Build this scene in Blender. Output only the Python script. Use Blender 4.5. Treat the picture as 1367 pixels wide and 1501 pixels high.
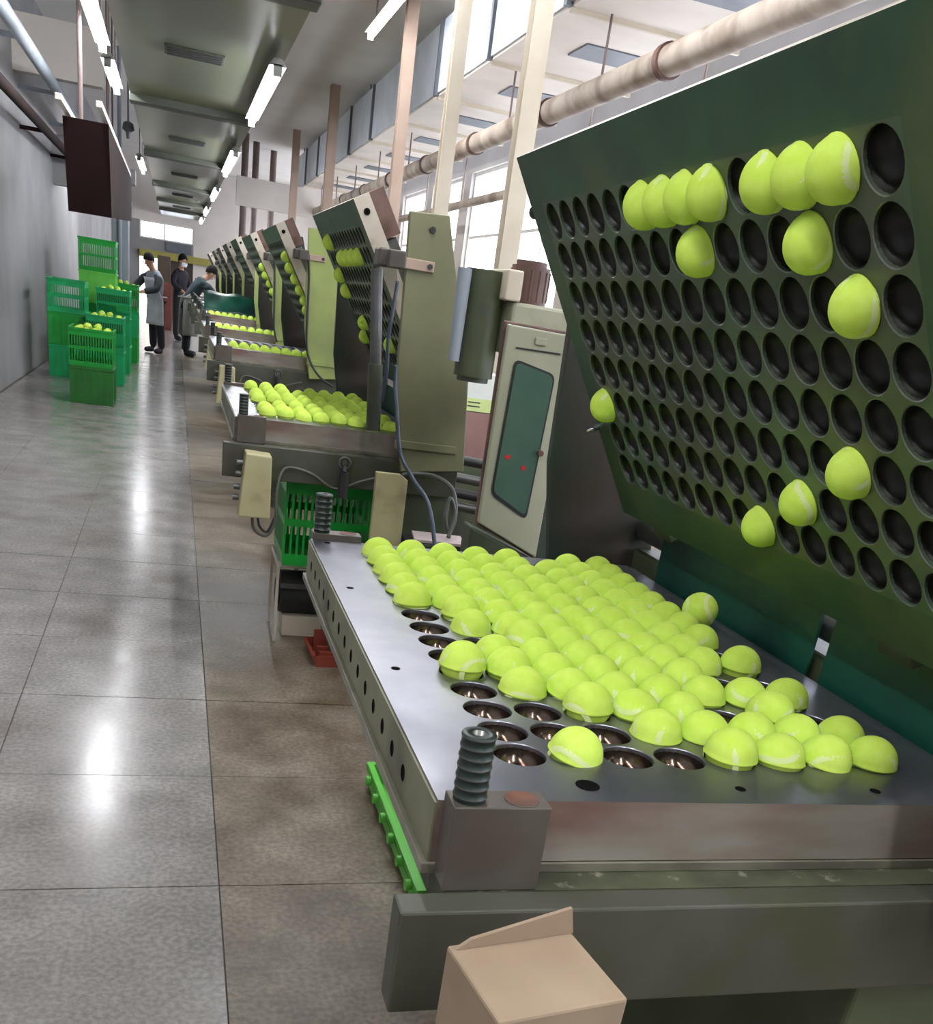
import bpy, bmesh, math, random
from mathutils import Matrix, Vector, Euler
random.seed(7)
for o in list(bpy.data.objects):
    bpy.data.objects.remove(o)
SC = bpy.context.scene
COL = SC.collection

# ------------------------------------------------------------------ camera, world, exposure
cam_d = bpy.data.cameras.new('camera')
cam = bpy.data.objects.new('camera', cam_d)
COL.objects.link(cam)
cam_d.sensor_fit = 'HORIZONTAL'
cam_d.sensor_width = 36.0
cam_d.lens = 37.252
cam_d.shift_x = 0.009407
cam_d.shift_y = 0.271595
cam_d.clip_start = 0.02
cam_d.clip_end = 200
cam.matrix_world = Matrix(((0.957629, -0.016054, -0.287556, -0.408101),
                           (-0.251423, 0.440387, -0.861885, -0.995739),
                           (0.140472, 0.897665, 0.417691, 1.416354),
                           (0, 0, 0, 1)))
SC.camera = cam

world = bpy.data.worlds.new('daylight')
SC.world = world
world.use_nodes = True
wn = world.node_tree.nodes
wn['Background'].inputs['Color'].default_value = (0.96, 0.97, 1.0, 1)
wn['Background'].inputs['Strength'].default_value = 5.2

TUBE_STRENGTH = 75.0
SC.view_settings.view_transform = 'Standard'
SC.view_settings.look = 'None'
SC.view_settings.gamma = 1.0
SC.view_settings.use_curve_mapping = False
SC.view_settings.exposure = 0.36
SC.cycles.max_bounces = 8
SC.cycles.sample_clamp_indirect = 6.0


# ------------------------------------------------------------------ materials
def lin(c):
    def f(v):
        v = v / 255.0
        return v / 12.92 if v <= 0.04045 else ((v + 0.055) / 1.055) ** 2.4
    return (f(c[0]), f(c[1]), f(c[2]), 1.0)


def mat(name, c1, c2=None, scale=6.0, rough=0.5, rough2=None, metal=0.0, bump=0.0, detail=5.0,
        lo=0.35, hi=0.65, c3=None, scale3=2.0, lo3=0.5, hi3=0.62, coords='Object', stretch=None, coat=0.0, spec=0.5):
    m = bpy.data.materials.new(name)
    m.use_nodes = True
    nt = m.node_tree
    b = nt.nodes['Principled BSDF']
    b.inputs['Metallic'].default_value = metal
    b.inputs['Roughness'].default_value = rough
    b.inputs['Specular IOR Level'].default_value = spec
    b.inputs['Coat Weight'].default_value = coat
    b.inputs['Base Color'].default_value = lin(c1)
    if c2 is None:
        return m
    tc = nt.nodes.new('ShaderNodeTexCoord')
    if coords == 'Position':
        src = nt.nodes.new('ShaderNodeNewGeometry').outputs['Position']
    else:
        src = tc.outputs[coords]
    if stretch:
        mp = nt.nodes.new('ShaderNodeMapping')
        mp.inputs['Scale'].default_value = stretch
        nt.links.new(src, mp.inputs['Vector'])
        src = mp.outputs['Vector']
    n = nt.nodes.new('ShaderNodeTexNoise')
    n.inputs['Scale'].default_value = scale
    n.inputs['Detail'].default_value = detail
    nt.links.new(src, n.inputs['Vector'])
    r = nt.nodes.new('ShaderNodeValToRGB')
    r.color_ramp.elements[0].position = lo
    r.color_ramp.elements[1].position = hi
    r.color_ramp.elements[0].color = lin(c1)
    r.color_ramp.elements[1].color = lin(c2)
    nt.links.new(n.outputs['Fac'], r.inputs['Fac'])
    col = r.outputs['Color']
    if c3 is not None:
        n3 = nt.nodes.new('ShaderNodeTexNoise')
        n3.inputs['Scale'].default_value = scale3
        n3.inputs['Detail'].default_value = 6.0
        nt.links.new(src, n3.inputs['Vector'])
        r3 = nt.nodes.new('ShaderNodeMapRange')
        r3.inputs['From Min'].default_value = lo3
        r3.inputs['From Max'].default_value = hi3
        nt.links.new(n3.outputs['Fac'], r3.inputs['Value'])
        mx = nt.nodes.new('ShaderNodeMix')
        mx.data_type = 'RGBA'
        nt.links.new(r3.outputs['Result'], mx.inputs['Factor'])
        nt.links.new(col, mx.inputs['A'])
        mx.inputs['B'].default_value = lin(c3)
        col = mx.outputs['Result']
    nt.links.new(col, b.inputs['Base Color'])
    if rough2 is not None:
        mr = nt.nodes.new('ShaderNodeMapRange')
        mr.inputs['From Min'].default_value = 0.3
        mr.inputs['From Max'].default_value = 0.7
        mr.inputs['To Min'].default_value = rough
        mr.inputs['To Max'].default_value = rough2
        nt.links.new(n.outputs['Fac'], mr.inputs['Value'])
        nt.links.new(mr.outputs['Result'], b.inputs['Roughness'])
    if bump:
        bp = nt.nodes.new('ShaderNodeBump')
        bp.inputs['Strength'].default_value = bump
        bp.inputs['Distance'].default_value = 0.002
        nt.links.new(n.outputs['Fac'], bp.inputs['Height'])
        nt.links.new(bp.outputs['Normal'], b.inputs['Normal'])
    return m


def emit(name, c, s):
    m = bpy.data.materials.new(name)
    m.use_nodes = True
    nt = m.node_tree
    nt.nodes.remove(nt.nodes['Principled BSDF'])
    e = nt.nodes.new('ShaderNodeEmission')
    e.inputs['Color'].default_value = lin(c)
    e.inputs['Strength'].default_value = s
    nt.links.new(e.outputs[0], nt.nodes['Material Output'].inputs['Surface'])
    return m


def pane_mat(name, tint, refl=0.08):
    m = bpy.data.materials.new(name)
    m.use_nodes = True
    nt = m.node_tree
    nt.nodes.remove(nt.nodes['Principled BSDF'])
    t = nt.nodes.new('ShaderNodeBsdfTransparent')
    t.inputs['Color'].default_value = lin(tint)
    g = nt.nodes.new('ShaderNodeBsdfGlossy')
    g.inputs['Roughness'].default_value = 0.03
    x = nt.nodes.new('ShaderNodeMixShader')
    x.inputs['Fac'].default_value = refl
    nt.links.new(t.outputs[0], x.inputs[1])
    nt.links.new(g.outputs[0], x.inputs[2])
    nt.links.new(x.outputs[0], nt.nodes['Material Output'].inputs['Surface'])
    return m


M = {}
M['ball'] = mat('yellow_felt', (206, 235, 92), (214, 241, 110), scale=60, rough=0.95, bump=0.25, spec=0.1)
M['seam'] = mat('pale_seam_rubber', (222, 238, 160), (228, 242, 172), scale=40, rough=0.9, spec=0.1)
M['steel'] = mat('worn_steel_plate', (142, 142, 150), (120, 120, 128), scale=5, rough=0.26, rough2=0.45, metal=0.85,
                 bump=0.03, c3=(112, 112, 122), scale3=3.5)
M['steel_front'] = mat('rusty_steel_face', (152, 145, 134), (132, 124, 112), scale=4, rough=0.45, metal=0.25,
                       c3=(112, 74, 66), scale3=2.2, lo3=0.5, hi3=0.72, stretch=(1, 1, 3))
M['block'] = mat('dark_machined_steel', (100, 93, 85), (80, 74, 68), scale=9, rough=0.45, metal=0.4, bump=0.02,
                 c3=(100, 86, 78), scale3=4)
M['side_olive'] = mat('olive_side_paint', (118, 118, 92), (98, 99, 76), scale=7, rough=0.5, c3=(72, 66, 48), scale3=5,
                      lo3=0.55, hi3=0.7)
M['lip'] = mat('dull_lip_steel', (136, 132, 116), (112, 108, 94), scale=12, rough=0.4, metal=0.4)
M['beam'] = mat('grimy_grey_beam', (80, 80, 70), (62, 63, 50), scale=5, rough=0.5, metal=0.2, c3=(66, 70, 42), scale3=7,
                lo3=0.5, hi3=0.7)
M['ledge'] = mat('grimy_ledge', (78, 82, 58), (58, 60, 44), scale=16, rough=0.7, c3=(120, 116, 100), scale3=40,
                 lo3=0.62, hi3=0.7)
M['upright'] = mat('olive_green_paint', (116, 115, 84), (102, 103, 72), scale=3, rough=0.55, c3=(80, 80, 56),
                   scale3=2.2, lo3=0.5, hi3=0.75)
M['upright_lime'] = mat('yellow_green_paint', (152, 164, 94), (138, 152, 84), scale=3, rough=0.5, c3=(112, 122, 74), scale3=2, lo3=0.5, hi3=0.75)
M['body'] = mat('dark_olive_paint', (76, 84, 58), (60, 68, 48), scale=4, rough=0.5, c3=(44, 46, 34), scale3=3)
M['face'] = mat('dark_green_mould_face', (80, 88, 72), (64, 73, 57), scale=5, rough=0.4, metal=0.2,
                c3=(74, 96, 74), scale3=2.6, lo3=0.45, hi3=0.6)
M['face_edge'] = mat('green_mould_margin', (48, 80, 56), (36, 62, 44), scale=6, rough=0.45, c3=(82, 94, 58), scale3=2.4, lo3=0.5, hi3=0.66)
M['cream'] = mat('cream_painted_end', (196, 186, 172), (176, 166, 150), scale=6, rough=0.5, c3=(120, 96, 80), scale3=5,
                 lo3=0.6, hi3=0.72)
M['brown'] = mat('rust_brown_steel', (112, 84, 74), (88, 64, 56), scale=8, rough=0.55, c3=(70, 44, 38), scale3=5)
M['cup'] = mat('brown_polished_cup', (104, 90, 80), (80, 66, 56), scale=30, rough=0.16, metal=0.9, c3=(72, 44, 32),
               scale3=25)
M['cup_dark'] = mat('dark_mould_cup', (36, 35, 30), (26, 26, 22), scale=25, rough=0.4, metal=0.3)  # even dark tone for the upper mould cups
M['dark'] = mat('black_hole_metal', (12, 12, 11), (18, 17, 15), scale=20, rough=1.0, spec=0.05)
M['grey_metal'] = mat('grey_link_metal', (110, 110, 108), (84, 84, 82), scale=10, rough=0.4, metal=0.6)
M['chrome'] = mat('bright_rod', (190, 192, 196), (170, 172, 178), scale=10, rough=0.2, metal=0.9)
M['screw'] = mat('green_black_bellows', (50, 62, 58), (38, 48, 44), scale=14, rough=0.4, metal=0.4)
M['screw_edge'] = mat('worn_ring_steel', (130, 130, 126), (100, 102, 98), scale=20, rough=0.35, metal=0.7)
M['bore'] = mat('rusty_bore', (112, 72, 54), (88, 56, 44), scale=20, rough=0.7)
M['far_upright'] = mat('shaded_green_paint', (48, 62, 48), (36, 46, 38), scale=3, rough=0.6, c3=(54, 44, 36), scale3=2)  # upright paint darkened, the shade at the far end is in the colour
M['teal'] = mat('dark_teal_sheet', (22, 84, 66), (16, 66, 54), scale=5, rough=0.4, c3=(12, 46, 42), scale3=3)
M['cabinet'] = mat('grey_beige_enamel', (168, 168, 144), (156, 156, 132), scale=4, rough=0.45, c3=(140, 132, 108),
                   scale3=4, lo3=0.58, hi3=0.75)
M['cabinet_glass'] = mat('green_grey_glass', (70, 96, 84), (84, 108, 92), scale=4, rough=0.12, spec=0.6)
M['red'] = mat('red_indicator', (190, 50, 44), (180, 44, 40), scale=5, rough=0.4)
M['gasket'] = mat('black_rubber', (30, 32, 30), (40, 41, 38), scale=15, rough=0.6)
M['control'] = mat('tan_control_box', (176, 170, 128), (164, 156, 116), scale=5, rough=0.5, c3=(130, 116, 86), scale3=5,
                   lo3=0.58, hi3=0.72)
M['crate'] = mat('green_plastic', (20, 160, 56), (18, 144, 48), scale=5, rough=0.35)
M['crate_lime'] = mat('lime_plastic', (112, 206, 84), (98, 192, 72), scale=5, rough=0.35)
M['crate_teal'] = mat('sea_green_plastic', (24, 178, 104), (20, 160, 94), scale=5, rough=0.35)
M['crate_dark'] = mat('deep_green_plastic', (38, 116, 40), (32, 98, 34), scale=5, rough=0.4)
M['carton'] = mat('tan_cardboard', (150, 130, 108), (138, 118, 96), scale=9, rough=0.8)
M['white_box'] = mat('white_carton', (226, 228, 222), (214, 218, 210), scale=6, rough=0.6)
M['lime_label'] = mat('lime_label', (206, 224, 150), (196, 214, 140), scale=6, rough=0.6)
M['pink_box'] = mat('pinkish_brown_carton', (150, 116, 108), (136, 102, 96), scale=6, rough=0.7)
M['pale_sheet'] = mat('pale_pinkish_sheet', (196, 178, 176), (176, 160, 158), scale=8, rough=0.6)
M['red_tray'] = mat('brick_red_plastic', (140, 62, 44), (122, 52, 38), scale=6, rough=0.5)
M['cable'] = mat('black_cable', (34, 34, 34), (44, 44, 42), scale=20, rough=0.5)
M['cable_grey'] = mat('grey_cable', (84, 86, 78), (70, 72, 64), scale=20, rough=0.5)
M['hose_blue'] = mat('blue_grey_hose', (52, 64, 78), (40, 50, 62), scale=20, rough=0.35)
M['white_paint'] = mat('white_wall_paint', (222, 214, 206), (212, 204, 196), scale=1.5, rough=0.7, coords='Position')
M['ceiling_white'] = mat('white_ceiling', (236, 231, 224), (228, 223, 216), scale=1.2, rough=0.8, coords='Position')
M['wall_grey'] = mat('grey_wall', (146, 144, 144), (128, 126, 128), scale=1.0, rough=0.7, coords='Position')
M['soffit'] = mat('grey_green_soffit', (96, 101, 88), (82, 88, 72), scale=0.8, rough=0.32, coords='Position',
                  c3=(92, 96, 66), scale3=0.7)
M['soffit_rib'] = mat('dark_soffit_rib', (62, 66, 54), (52, 56, 46), scale=2, rough=0.5, coords='Position')
M['duct'] = mat('galvanised_duct', (206, 212, 220), (192, 198, 208), scale=3, rough=0.45, metal=0.1)
M['flange'] = mat('dark_flange', (104, 108, 114), (92, 96, 102), scale=6, rough=0.5, metal=0.4)
M['duct_bottom'] = mat('cream_duct_board', (222, 212, 200), (210, 200, 188), scale=2, rough=0.7)
M['pipe'] = mat('lagged_pipe', (190, 178, 164), (160, 144, 130), scale=5, rough=0.7, c3=(126, 106, 92), scale3=3,
                lo3=0.52, hi3=0.68)
M['column'] = mat('beige_column_paint', (206, 196, 176), (194, 182, 162), scale=3, rough=0.6)
M['column_tan'] = mat('tan_column_paint', (172, 150, 134), (158, 136, 120), scale=3, rough=0.6)
M['post_brown'] = mat('brown_pipe_paint', (122, 104, 100), (104, 88, 84), scale=4, rough=0.6)
M['frame_white'] = mat('white_window_frame', (226, 222, 214), (214, 210, 202), scale=4, rough=0.5)
M['maroon'] = mat('dark_maroon_panel', (44, 26, 24), (34, 22, 20), scale=3, rough=0.85, spec=0.15)
M['blue_grey'] = mat('blue_grey_column', (150, 158, 166), (134, 142, 150), scale=3, rough=0.55)
M['yellow'] = mat('dull_yellow_beam', (158, 150, 70), (142, 134, 60), scale=2, rough=0.6)
M['fixture'] = mat('lamp_housing', (150, 152, 146), (136, 138, 132), scale=8, rough=0.5)
M['tube'] = emit('fluorescent_tube_light', (248, 250, 255), TUBE_STRENGTH)
M['glass'] = pane_mat('window_glass', (246, 249, 255), 0.05)
M['lit_door'] = emit('daylit_doorway_light', (255, 250, 240), 1.6)
M['skin'] = mat('skin', (190, 146, 120), (180, 136, 110), scale=12, rough=0.55)
M['hair'] = mat('black_hair', (18, 16, 15), (26, 23, 22), scale=40, rough=0.8, spec=0.2)
M['shirt_grey'] = mat('grey_shirt_cloth', (140, 146, 154), (122, 128, 136), scale=10, rough=0.85)
M['sleeve_dark'] = mat('dark_sleeve_cloth', (44, 52, 54), (36, 44, 46), scale=10, rough=0.85)
M['shirt_teal'] = mat('dark_teal_shirt', (52, 68, 74), (42, 56, 62), scale=10, rough=0.85)
M['shirt_black'] = mat('black_jacket_cloth', (34, 30, 40), (28, 26, 34), scale=10, rough=0.85)
M['trouser'] = mat('black_trouser_cloth', (28, 30, 34), (36, 38, 42), scale=10, rough=0.85)
M['apron'] = mat('pale_grey_apron_cloth', (188, 194, 198), (168, 176, 178), scale=5, rough=0.8)
M['apron_dull'] = mat('dull_grey_apron_cloth', (150, 150, 142), (134, 134, 126), scale=5, rough=0.8)
M['mask'] = mat('white_face_mask', (236, 238, 240), (226, 228, 232), scale=10, rough=0.8)
M['shoe'] = mat('dark_shoe_rubber', (38, 34, 40), (30, 28, 32), scale=10, rough=0.6)
M['redbrown'] = mat('red_brown_cabinet', (112, 56, 46), (96, 46, 38), scale=3, rough=0.6)
M['darkbrown'] = mat('dark_brown_board', (70, 56, 44), (58, 46, 36), scale=3, rough=0.6)

# floor tile: speckled terrazzo, oily stains on the machine side
def tile_material(name, ca, cb, blot_lo, r0, r1, stain):
    m = bpy.data.materials.new(name)
    m.use_nodes = True
    nt = m.node_tree
    b = nt.nodes['Principled BSDF']
    N = nt.nodes.new
    L = nt.links.new
    pos = N('ShaderNodeNewGeometry').outputs['Position']
    def noise(sc, det=6):
        n = N('ShaderNodeTexNoise')
        n.inputs['Scale'].default_value = sc
        n.inputs['Detail'].default_value = det
        L(pos, n.inputs['Vector'])
        return n.outputs['Fac']
    def ramp(f, a, b_, ca, cb):
        r = N('ShaderNodeValToRGB')
        r.color_ramp.elements[0].position = a
        r.color_ramp.elements[1].position = b_
        r.color_ramp.elements[0].color = ca
        r.color_ramp.elements[1].color = cb
        L(f, r.inputs['Fac'])
        return r.outputs['Color']
    base = ramp(noise(70, 6), 0.36, 0.64, lin(ca), lin(cb))
    blot = noise(5.0)
    mx = N('ShaderNodeMix'); mx.data_type = 'RGBA'; mx.blend_type = 'MULTIPLY'
    mx.inputs['Factor'].default_value = 1.0
    L(base, mx.inputs['A'])
    L(ramp(blot, 0.35, 0.7, lin(blot_lo), lin((250, 248, 246))), mx.inputs['B'])
    # oily walked-in stains, irregular patches of their own
    mr = N('ShaderNodeMapRange'); mr.inputs['From Min'].default_value = 0.50; mr.inputs['From Max'].default_value = 0.70
    L(noise(1.7, 8), mr.inputs['Value'])
    mx2 = N('ShaderNodeMix'); mx2.data_type = 'RGBA'; mx2.blend_type = 'MULTIPLY'
    L(mr.outputs['Result'], mx2.inputs['Factor'])
    L(mx.outputs['Result'], mx2.inputs['A'])
    mx2.inputs['B'].default_value = lin(stain)
    L(mx2.outputs['Result'], b.inputs['Base Color'])
    rr = N('ShaderNodeMapRange'); rr.inputs['From Min'].default_value = 0.3; rr.inputs['From Max'].default_value = 0.7
    rr.inputs['To Min'].default_value = r0; rr.inputs['To Max'].default_value = r1
    L(blot, rr.inputs['Value'])
    L(rr.outputs['Result'], b.inputs['Roughness'])
    return m
M['tile'] = tile_material('polished_stone_tile', (138, 134, 130), (164, 160, 156), (222, 220, 218), 0.16, 0.24, (232, 226, 220))
M['tile_worn'] = tile_material('worn_brown_stone_tile', (118, 107, 93), (148, 137, 121), (176, 164, 148), 0.40, 0.52, (200, 186, 168))
M['grout'] = mat('dark_grout', (92, 86, 80), (76, 72, 66), scale=20, rough=0.8)


# ------------------------------------------------------------------ mesh helpers
class MB:
    def __init__(self):
        self.v = []; self.f = []; self.m = []; self.s = []

    def add(self, vs, fs, mi=0, smooth=False):
        n = len(self.v)
        self.v += [tuple(p) for p in vs]
        for f in fs:
            self.f.append([n + i for i in f]); self.m.append(mi); self.s.append(smooth)
        return self

    def box(self, x0, x1, y0, y1, z0, z1, mi=0):
        vs = [(x0, y0, z0), (x1, y0, z0), (x1, y1, z0), (x0, y1, z0), (x0, y0, z1), (x1, y0, z1), (x1, y1, z1), (x0, y1, z1)]
        return self.add(vs, [(3, 2, 1, 0), (4, 5, 6, 7), (0, 1, 5, 4), (1, 2, 6, 5), (2, 3, 7, 6), (3, 0, 4, 7)], mi)

    def prism(self, poly, y0, y1, mi=0, mi_cap=None):
        """poly: (x,z) outline seen from -Y, counter-clockwise; extruded along Y"""
        n = len(poly)
        vs = [(x, y0, z) for x, z in poly] + [(x, y1, z) for x, z in poly]
        self.add(vs, [[(i + 1) % n, i, n + i, n + (i + 1) % n] for i in range(n)], mi)
        c = mi if mi_cap is None else mi_cap
        self.add([(x, y0, z) for x, z in poly], [list(range(n))], c)
        self.add([(x, y1, z) for x, z in poly], [list(range(n))[::-1]], c)
        return self

    def cyl(self, p0, p1, r0, r1=None, seg=16, mi=0, cap=True, smooth=True):
        p0 = Vector(p0); p1 = Vector(p1); r1 = r0 if r1 is None else r1
        d = (p1 - p0).normalized()
        a = d.orthogonal().normalized(); b = d.cross(a)
        ring = [a * math.cos(2 * math.pi * i / seg) + b * math.sin(2 * math.pi * i / seg) for i in range(seg)]
        vs = [p0 + q * r0 for q in ring] + [p1 + q * r1 for q in ring]
        self.add(vs, [(i, (i + 1) % seg, seg + (i + 1) % seg, seg + i) for i in range(seg)], mi, smooth)
        if cap:
            self.add([p0 + q * r0 for q in ring], [list(range(seg))[::-1]], mi)
            self.add([p1 + q * r1 for q in ring], [list(range(seg))], mi)
        return self

    def lathe(self, prof, seg=24, mi=0, origin=(0, 0, 0), smooth=True, close=True):
        """prof: list of (r,z) around local Z; r==0 becomes a pole"""
        ox, oy, oz = origin
        rings = []
        vs = []
        for r, z in prof:
            if r < 1e-9:
                rings.append([len(vs)]); vs.append((ox, oy, oz + z))
            else:
                rings.append(list(range(len(vs), len(vs) + seg)))
                vs += [(ox + r * math.cos(2 * math.pi * i / seg), oy + r * math.sin(2 * math.pi * i / seg), oz + z) for i in range(seg)]
        fs = []
        for A, B in zip(rings, rings[1:]):
            for i in range(seg):
                j = (i + 1) % seg
                if len(A) == 1 and len(B) == 1: continue
                if len(A) == 1: fs.append((A[0], B[j], B[i]))
                elif len(B) == 1: fs.append((A[i], A[j], B[0]))
                else: fs.append((A[i], A[j], B[j], B[i]))
        return self.add(vs, fs, mi, smooth)

    def tube(self, pts, r, seg=8, mi=0, n=6):
        P = [Vector(p) for p in pts]
        path = []
        for i in range(len(P) - 1):                      # Catmull-Rom
            a = P[max(i - 1, 0)]; b = P[i]; c = P[i + 1]; d = P[min(i + 2, len(P) - 1)]
            for k in range(n):
                t = k / n
                path.append(0.5 * ((2 * b) + (c - a) * t + (2 * a - 5 * b + 4 * c - d) * t * t + (3 * b - a - 3 * c + d) * t ** 3))
        path.append(P[-1])
        vs = []; prev = None
        for i, p in enumerate(path):
            d = (path[min(i + 1, len(path) - 1)] - path[max(i - 1, 0)]).normalized()
            a = d.orthogonal().normalized() if prev is None else (prev - d * prev.dot(d)).normalized()
            prev = a; b = d.cross(a)
            vs += [p + (a * math.cos(2 * math.pi * k / seg) + b * math.sin(2 * math.pi * k / seg)) * r for k in range(seg)]
        fs = []
        for i in range(len(path) - 1):
            for k in range(seg):
                j = (k + 1) % seg
                fs.append((i * seg + k, i * seg + j, (i + 1) * seg + j, (i + 1) * seg + k))
        fs.append(list(range(seg))[::-1]); e = (len(path) - 1) * seg
        fs.append([e + k for k in range(seg)])
        return self.add(vs, fs, mi, True)

    def mesh(self, name, mats):
        me = bpy.data.meshes.new(name)
        me.from_pydata(self.v, [], self.f)
        if not isinstance(mats, (list, tuple)): mats = [mats]
        for m in mats: me.materials.append(M[m] if isinstance(m, str) else m)
        me.polygons.foreach_set('material_index', self.m)
        me.polygons.foreach_set('use_smooth', self.s)
        me.update()
        return me

    def build(self, name, mats, parent=None, bevel=0.0, seg=2, loc=None, rot=None):
        return obj(name, self.mesh(name, mats), parent, bevel, seg, loc, rot)


def obj(name, me, parent=None, bevel=0.0, seg=2, loc=None, rot=None):
    o = bpy.data.objects.new(name, me)
    COL.objects.link(o)
    if parent is not None: o.parent = parent
    if loc is not None: o.location = loc
    if rot is not None: o.rotation_euler = rot
    if bevel:
        bm_ = bmesh.new(); bm_.from_mesh(me); bmesh.ops.remove_doubles(bm_, verts=bm_.verts, dist=1e-6); bm_.to_mesh(me); bm_.free()
        md = o.modifiers.new('bevel', 'BEVEL'); md.width = bevel; md.segments = seg; md.limit_method = 'ANGLE'
        md.angle_limit = math.radians(40)
    return o


def tag(o, label, cat, group=None):
    o['label'] = label; o['category'] = cat
    if group: o['group'] = group
    return o


def struct(o):
    o['kind'] = 'structure'
    return o


def empty(name, loc=(0, 0, 0), rz=0.0):
    o = bpy.data.objects.new(name, None)
    COL.objects.link(o)
    o.empty_display_size = 0.1
    o.location = loc; o.rotation_euler = (0, 0, rz)
    return o


def B(x0, x1, y0, y1, z0, z1): return MB().box(x0, x1, y0, y1, z0, z1)


# ------------------------------------------------------------------ the setting
TS = 0.632                       # floor tile module
X0, Y0 = -0.2755 - 3 * TS, 1.184 - 4 * TS
fl = struct(MB().box(-2.3, 4.4, -6, 34.5, -0.12, -0.004).build('floor', 'grout'))
tm, tw = [MB().box(0.002, TS - 0.002, 0.002, TS - 0.002, -0.02, 0.0).mesh('floor_tile', q) for q in ('tile', 'tile_worn')]
for i in range(6):
    for j in range(36):
        o = obj('floor_tile', tm if i < 3 else tw, fl, 0, loc=(X0 + i * TS, Y0 + j * TS, random.uniform(-0.0006, 0.0006)))
        o.rotation_euler = (random.uniform(-0.0012, 0.0012), random.uniform(-0.0012, 0.0012), 0)
Y1 = Y0 + 36 * TS
MB().box(X0, X0 + 6 * TS, Y1, 34.4, -0.02, 0.0).build('floor_far_end', 'tile', fl)
MB().box(X0 + 6 * TS, 4.35, -6, 34.4, -0.02, 0.0).build('floor_under_bay', 'tile_worn', fl)
MB().box(X0, X0 + 6 * TS, -6, Y0, -0.02, 0.0).build('floor_behind', 'tile', fl)

struct(MB().box(-2.3, 4.4, -6.2, 34.6, 4.3, 4.42).build('ceiling', 'ceiling_white'))
struct(MB().box(-2.4, -2.2, -6.2, 34.6, 0, 4.3).build('wall_left', 'wall_grey'))
struct(MB().box(-2.3, 4.4, -6.2, -6.0, 0, 4.3).build('wall_front', 'wall_grey'))

# soffit over the aisle with ribs and grilles
sf = struct(MB().box(-0.86, 0.33, -5.9, 33.8, 2.92, 3.1).build('soffit', 'soffit'))
for y in (0.6, 5.6, 10.7, 15.7, 21.2, 25.8, 29.6):
    MB().box(-0.87, 0.34, y, y + 0.22, 2.85, 2.93).build('soffit_rib', 'soffit_rib', sf, 0.01)
for y in (8.0, 13.6, 18.6, 23.6, 28.0):
    g = MB().box(-0.52, -0.08, y, y + 0.32, 2.905, 2.921).build('soffit_grille', 'soffit_rib', sf, 0.004)
    for k in range(4):
        MB().box(-0.5, -0.1, y + 0.03 + k * 0.075, y + 0.065 + k * 0.075, 2.897, 2.906).build('grille_slat', 'gasket', g)
for x in (-0.8, 0.27):
    for y in (-4, 1, 6, 11.5, 17, 22.5, 28, 32):
        MB().cyl((x, y, 3.08), (x, y, 4.32), 0.012, seg=8).build('hanger_rod', 'post_brown', sf)

# right wall with a row of windows
wr = struct(MB().box(4.2, 4.4, -6.2, 34.6, 0, 1.15).build('wall_right', 'white_paint'))
MB().box(4.2, 4.4, -6.2, 34.6, 3.55, 4.3).build('wall_upper_band', 'white_paint', wr)
WY = [(-4.6 + 2.75 * k) for k in range(14)]
edges = [-6.2] + sum([[y, y + 2.15] for y in WY], []) + [34.6]
for k in range(0, len(edges), 2):
    MB().box(4.2, 4.4, edges[k], edges[k + 1], 1.15, 3.55).build('wall_pier', 'white_paint', wr)
for k, y in enumerate(WY):
    w = empty('window_%d' % (k + 1), (4.3, y, 1.15))
    w['kind'] = 'structure'
    f = MB()
    f.box(-0.04, 0.04, 0, 0.05, 0, 2.4).box(-0.04, 0.04, 2.10, 2.15, 0, 2.4)
    f.box(-0.04, 0.04, 0.05, 2.10, 0, 0.05).box(-0.04, 0.04, 0.05, 2.10, 2.35, 2.4)
    f.build('window_frame', 'frame_white', w)
    MB().box(-0.025, 0.025, 0.05, 2.1, 1.45, 1.49).build('transom', 'frame_white', w)
    MB().box(-0.024, 0.024, 1.06, 1.10, 0.05, 2.35).build('mullion', 'frame_white', w)
    MB().box(-0.16, -0.03, -0.03, 2.18, -0.03, 0.0).build('window_sill', 'frame_white', w)
    for (a, b) in ((0.05, 1.06), (1.10, 2.1)):
        for (c, d) in ((0.05, 1.45), (1.49, 2.35)):
            MB().box(-0.004, 0.004, a, b, c, d).build('pane', 'glass', w)

# far end wall: clerestory window, grey band, yellow beam, openings
wb = struct(MB().box(-2.3, 4.4, 34.2, 34.4, 2.72, 4.3).build('wall_back', 'white_paint'))
MB().box(-2.3, -1.5, 34.2, 34.4, 0, 2.72).build('wall_pier', 'wall_grey', wb)
MB().box(0.1, 4.4, 34.2, 34.4, 0, 2.72).build('wall_pier', 'white_paint', wb)
MB().box(-1.5, 0.1, 34.2, 34.4, 1.92, 2.24).build('wall_band', 'wall_grey', wb)
MB().box(-1.5, 1.2, 34.05, 34.2, 1.72, 1.92).build('yellow_beam', 'yellow', wb)
MB().box(-0.72, 0.04, 34.12, 34.2, 1.98, 2.22).build('vent_board', 'flange', wb)
MB().box(-0.85, 0.1, 34.25, 34.4, 0, 1.75).build('dark_opening_panel', 'darkbrown', wb)  # dark panel standing in for the darkness of an opening
dr = struct(MB().box(-1.5, -0.85, 34.3, 34.33, 0, 1.75).build('door_1', 'lit_door'))
wo = empty('window_15', (-1.5, 34.3, 2.24)); wo['kind'] = 'structure'
MB().box(0, 1.6, -0.03, 0.03, 0, 0.04).box(0, 1.6, -0.03, 0.03, 0.44, 0.48).box(0, 0.04, -0.03, 0.03, 0.04, 0.44).box(1.56, 1.6, -0.03, 0.03, 0.04, 0.44).build('window_frame', 'frame_white', wo)
MB().box(0.72, 0.76, -0.03, 0.03, 0.04, 0.44).build('mullion', 'frame_white', wo)
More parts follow.
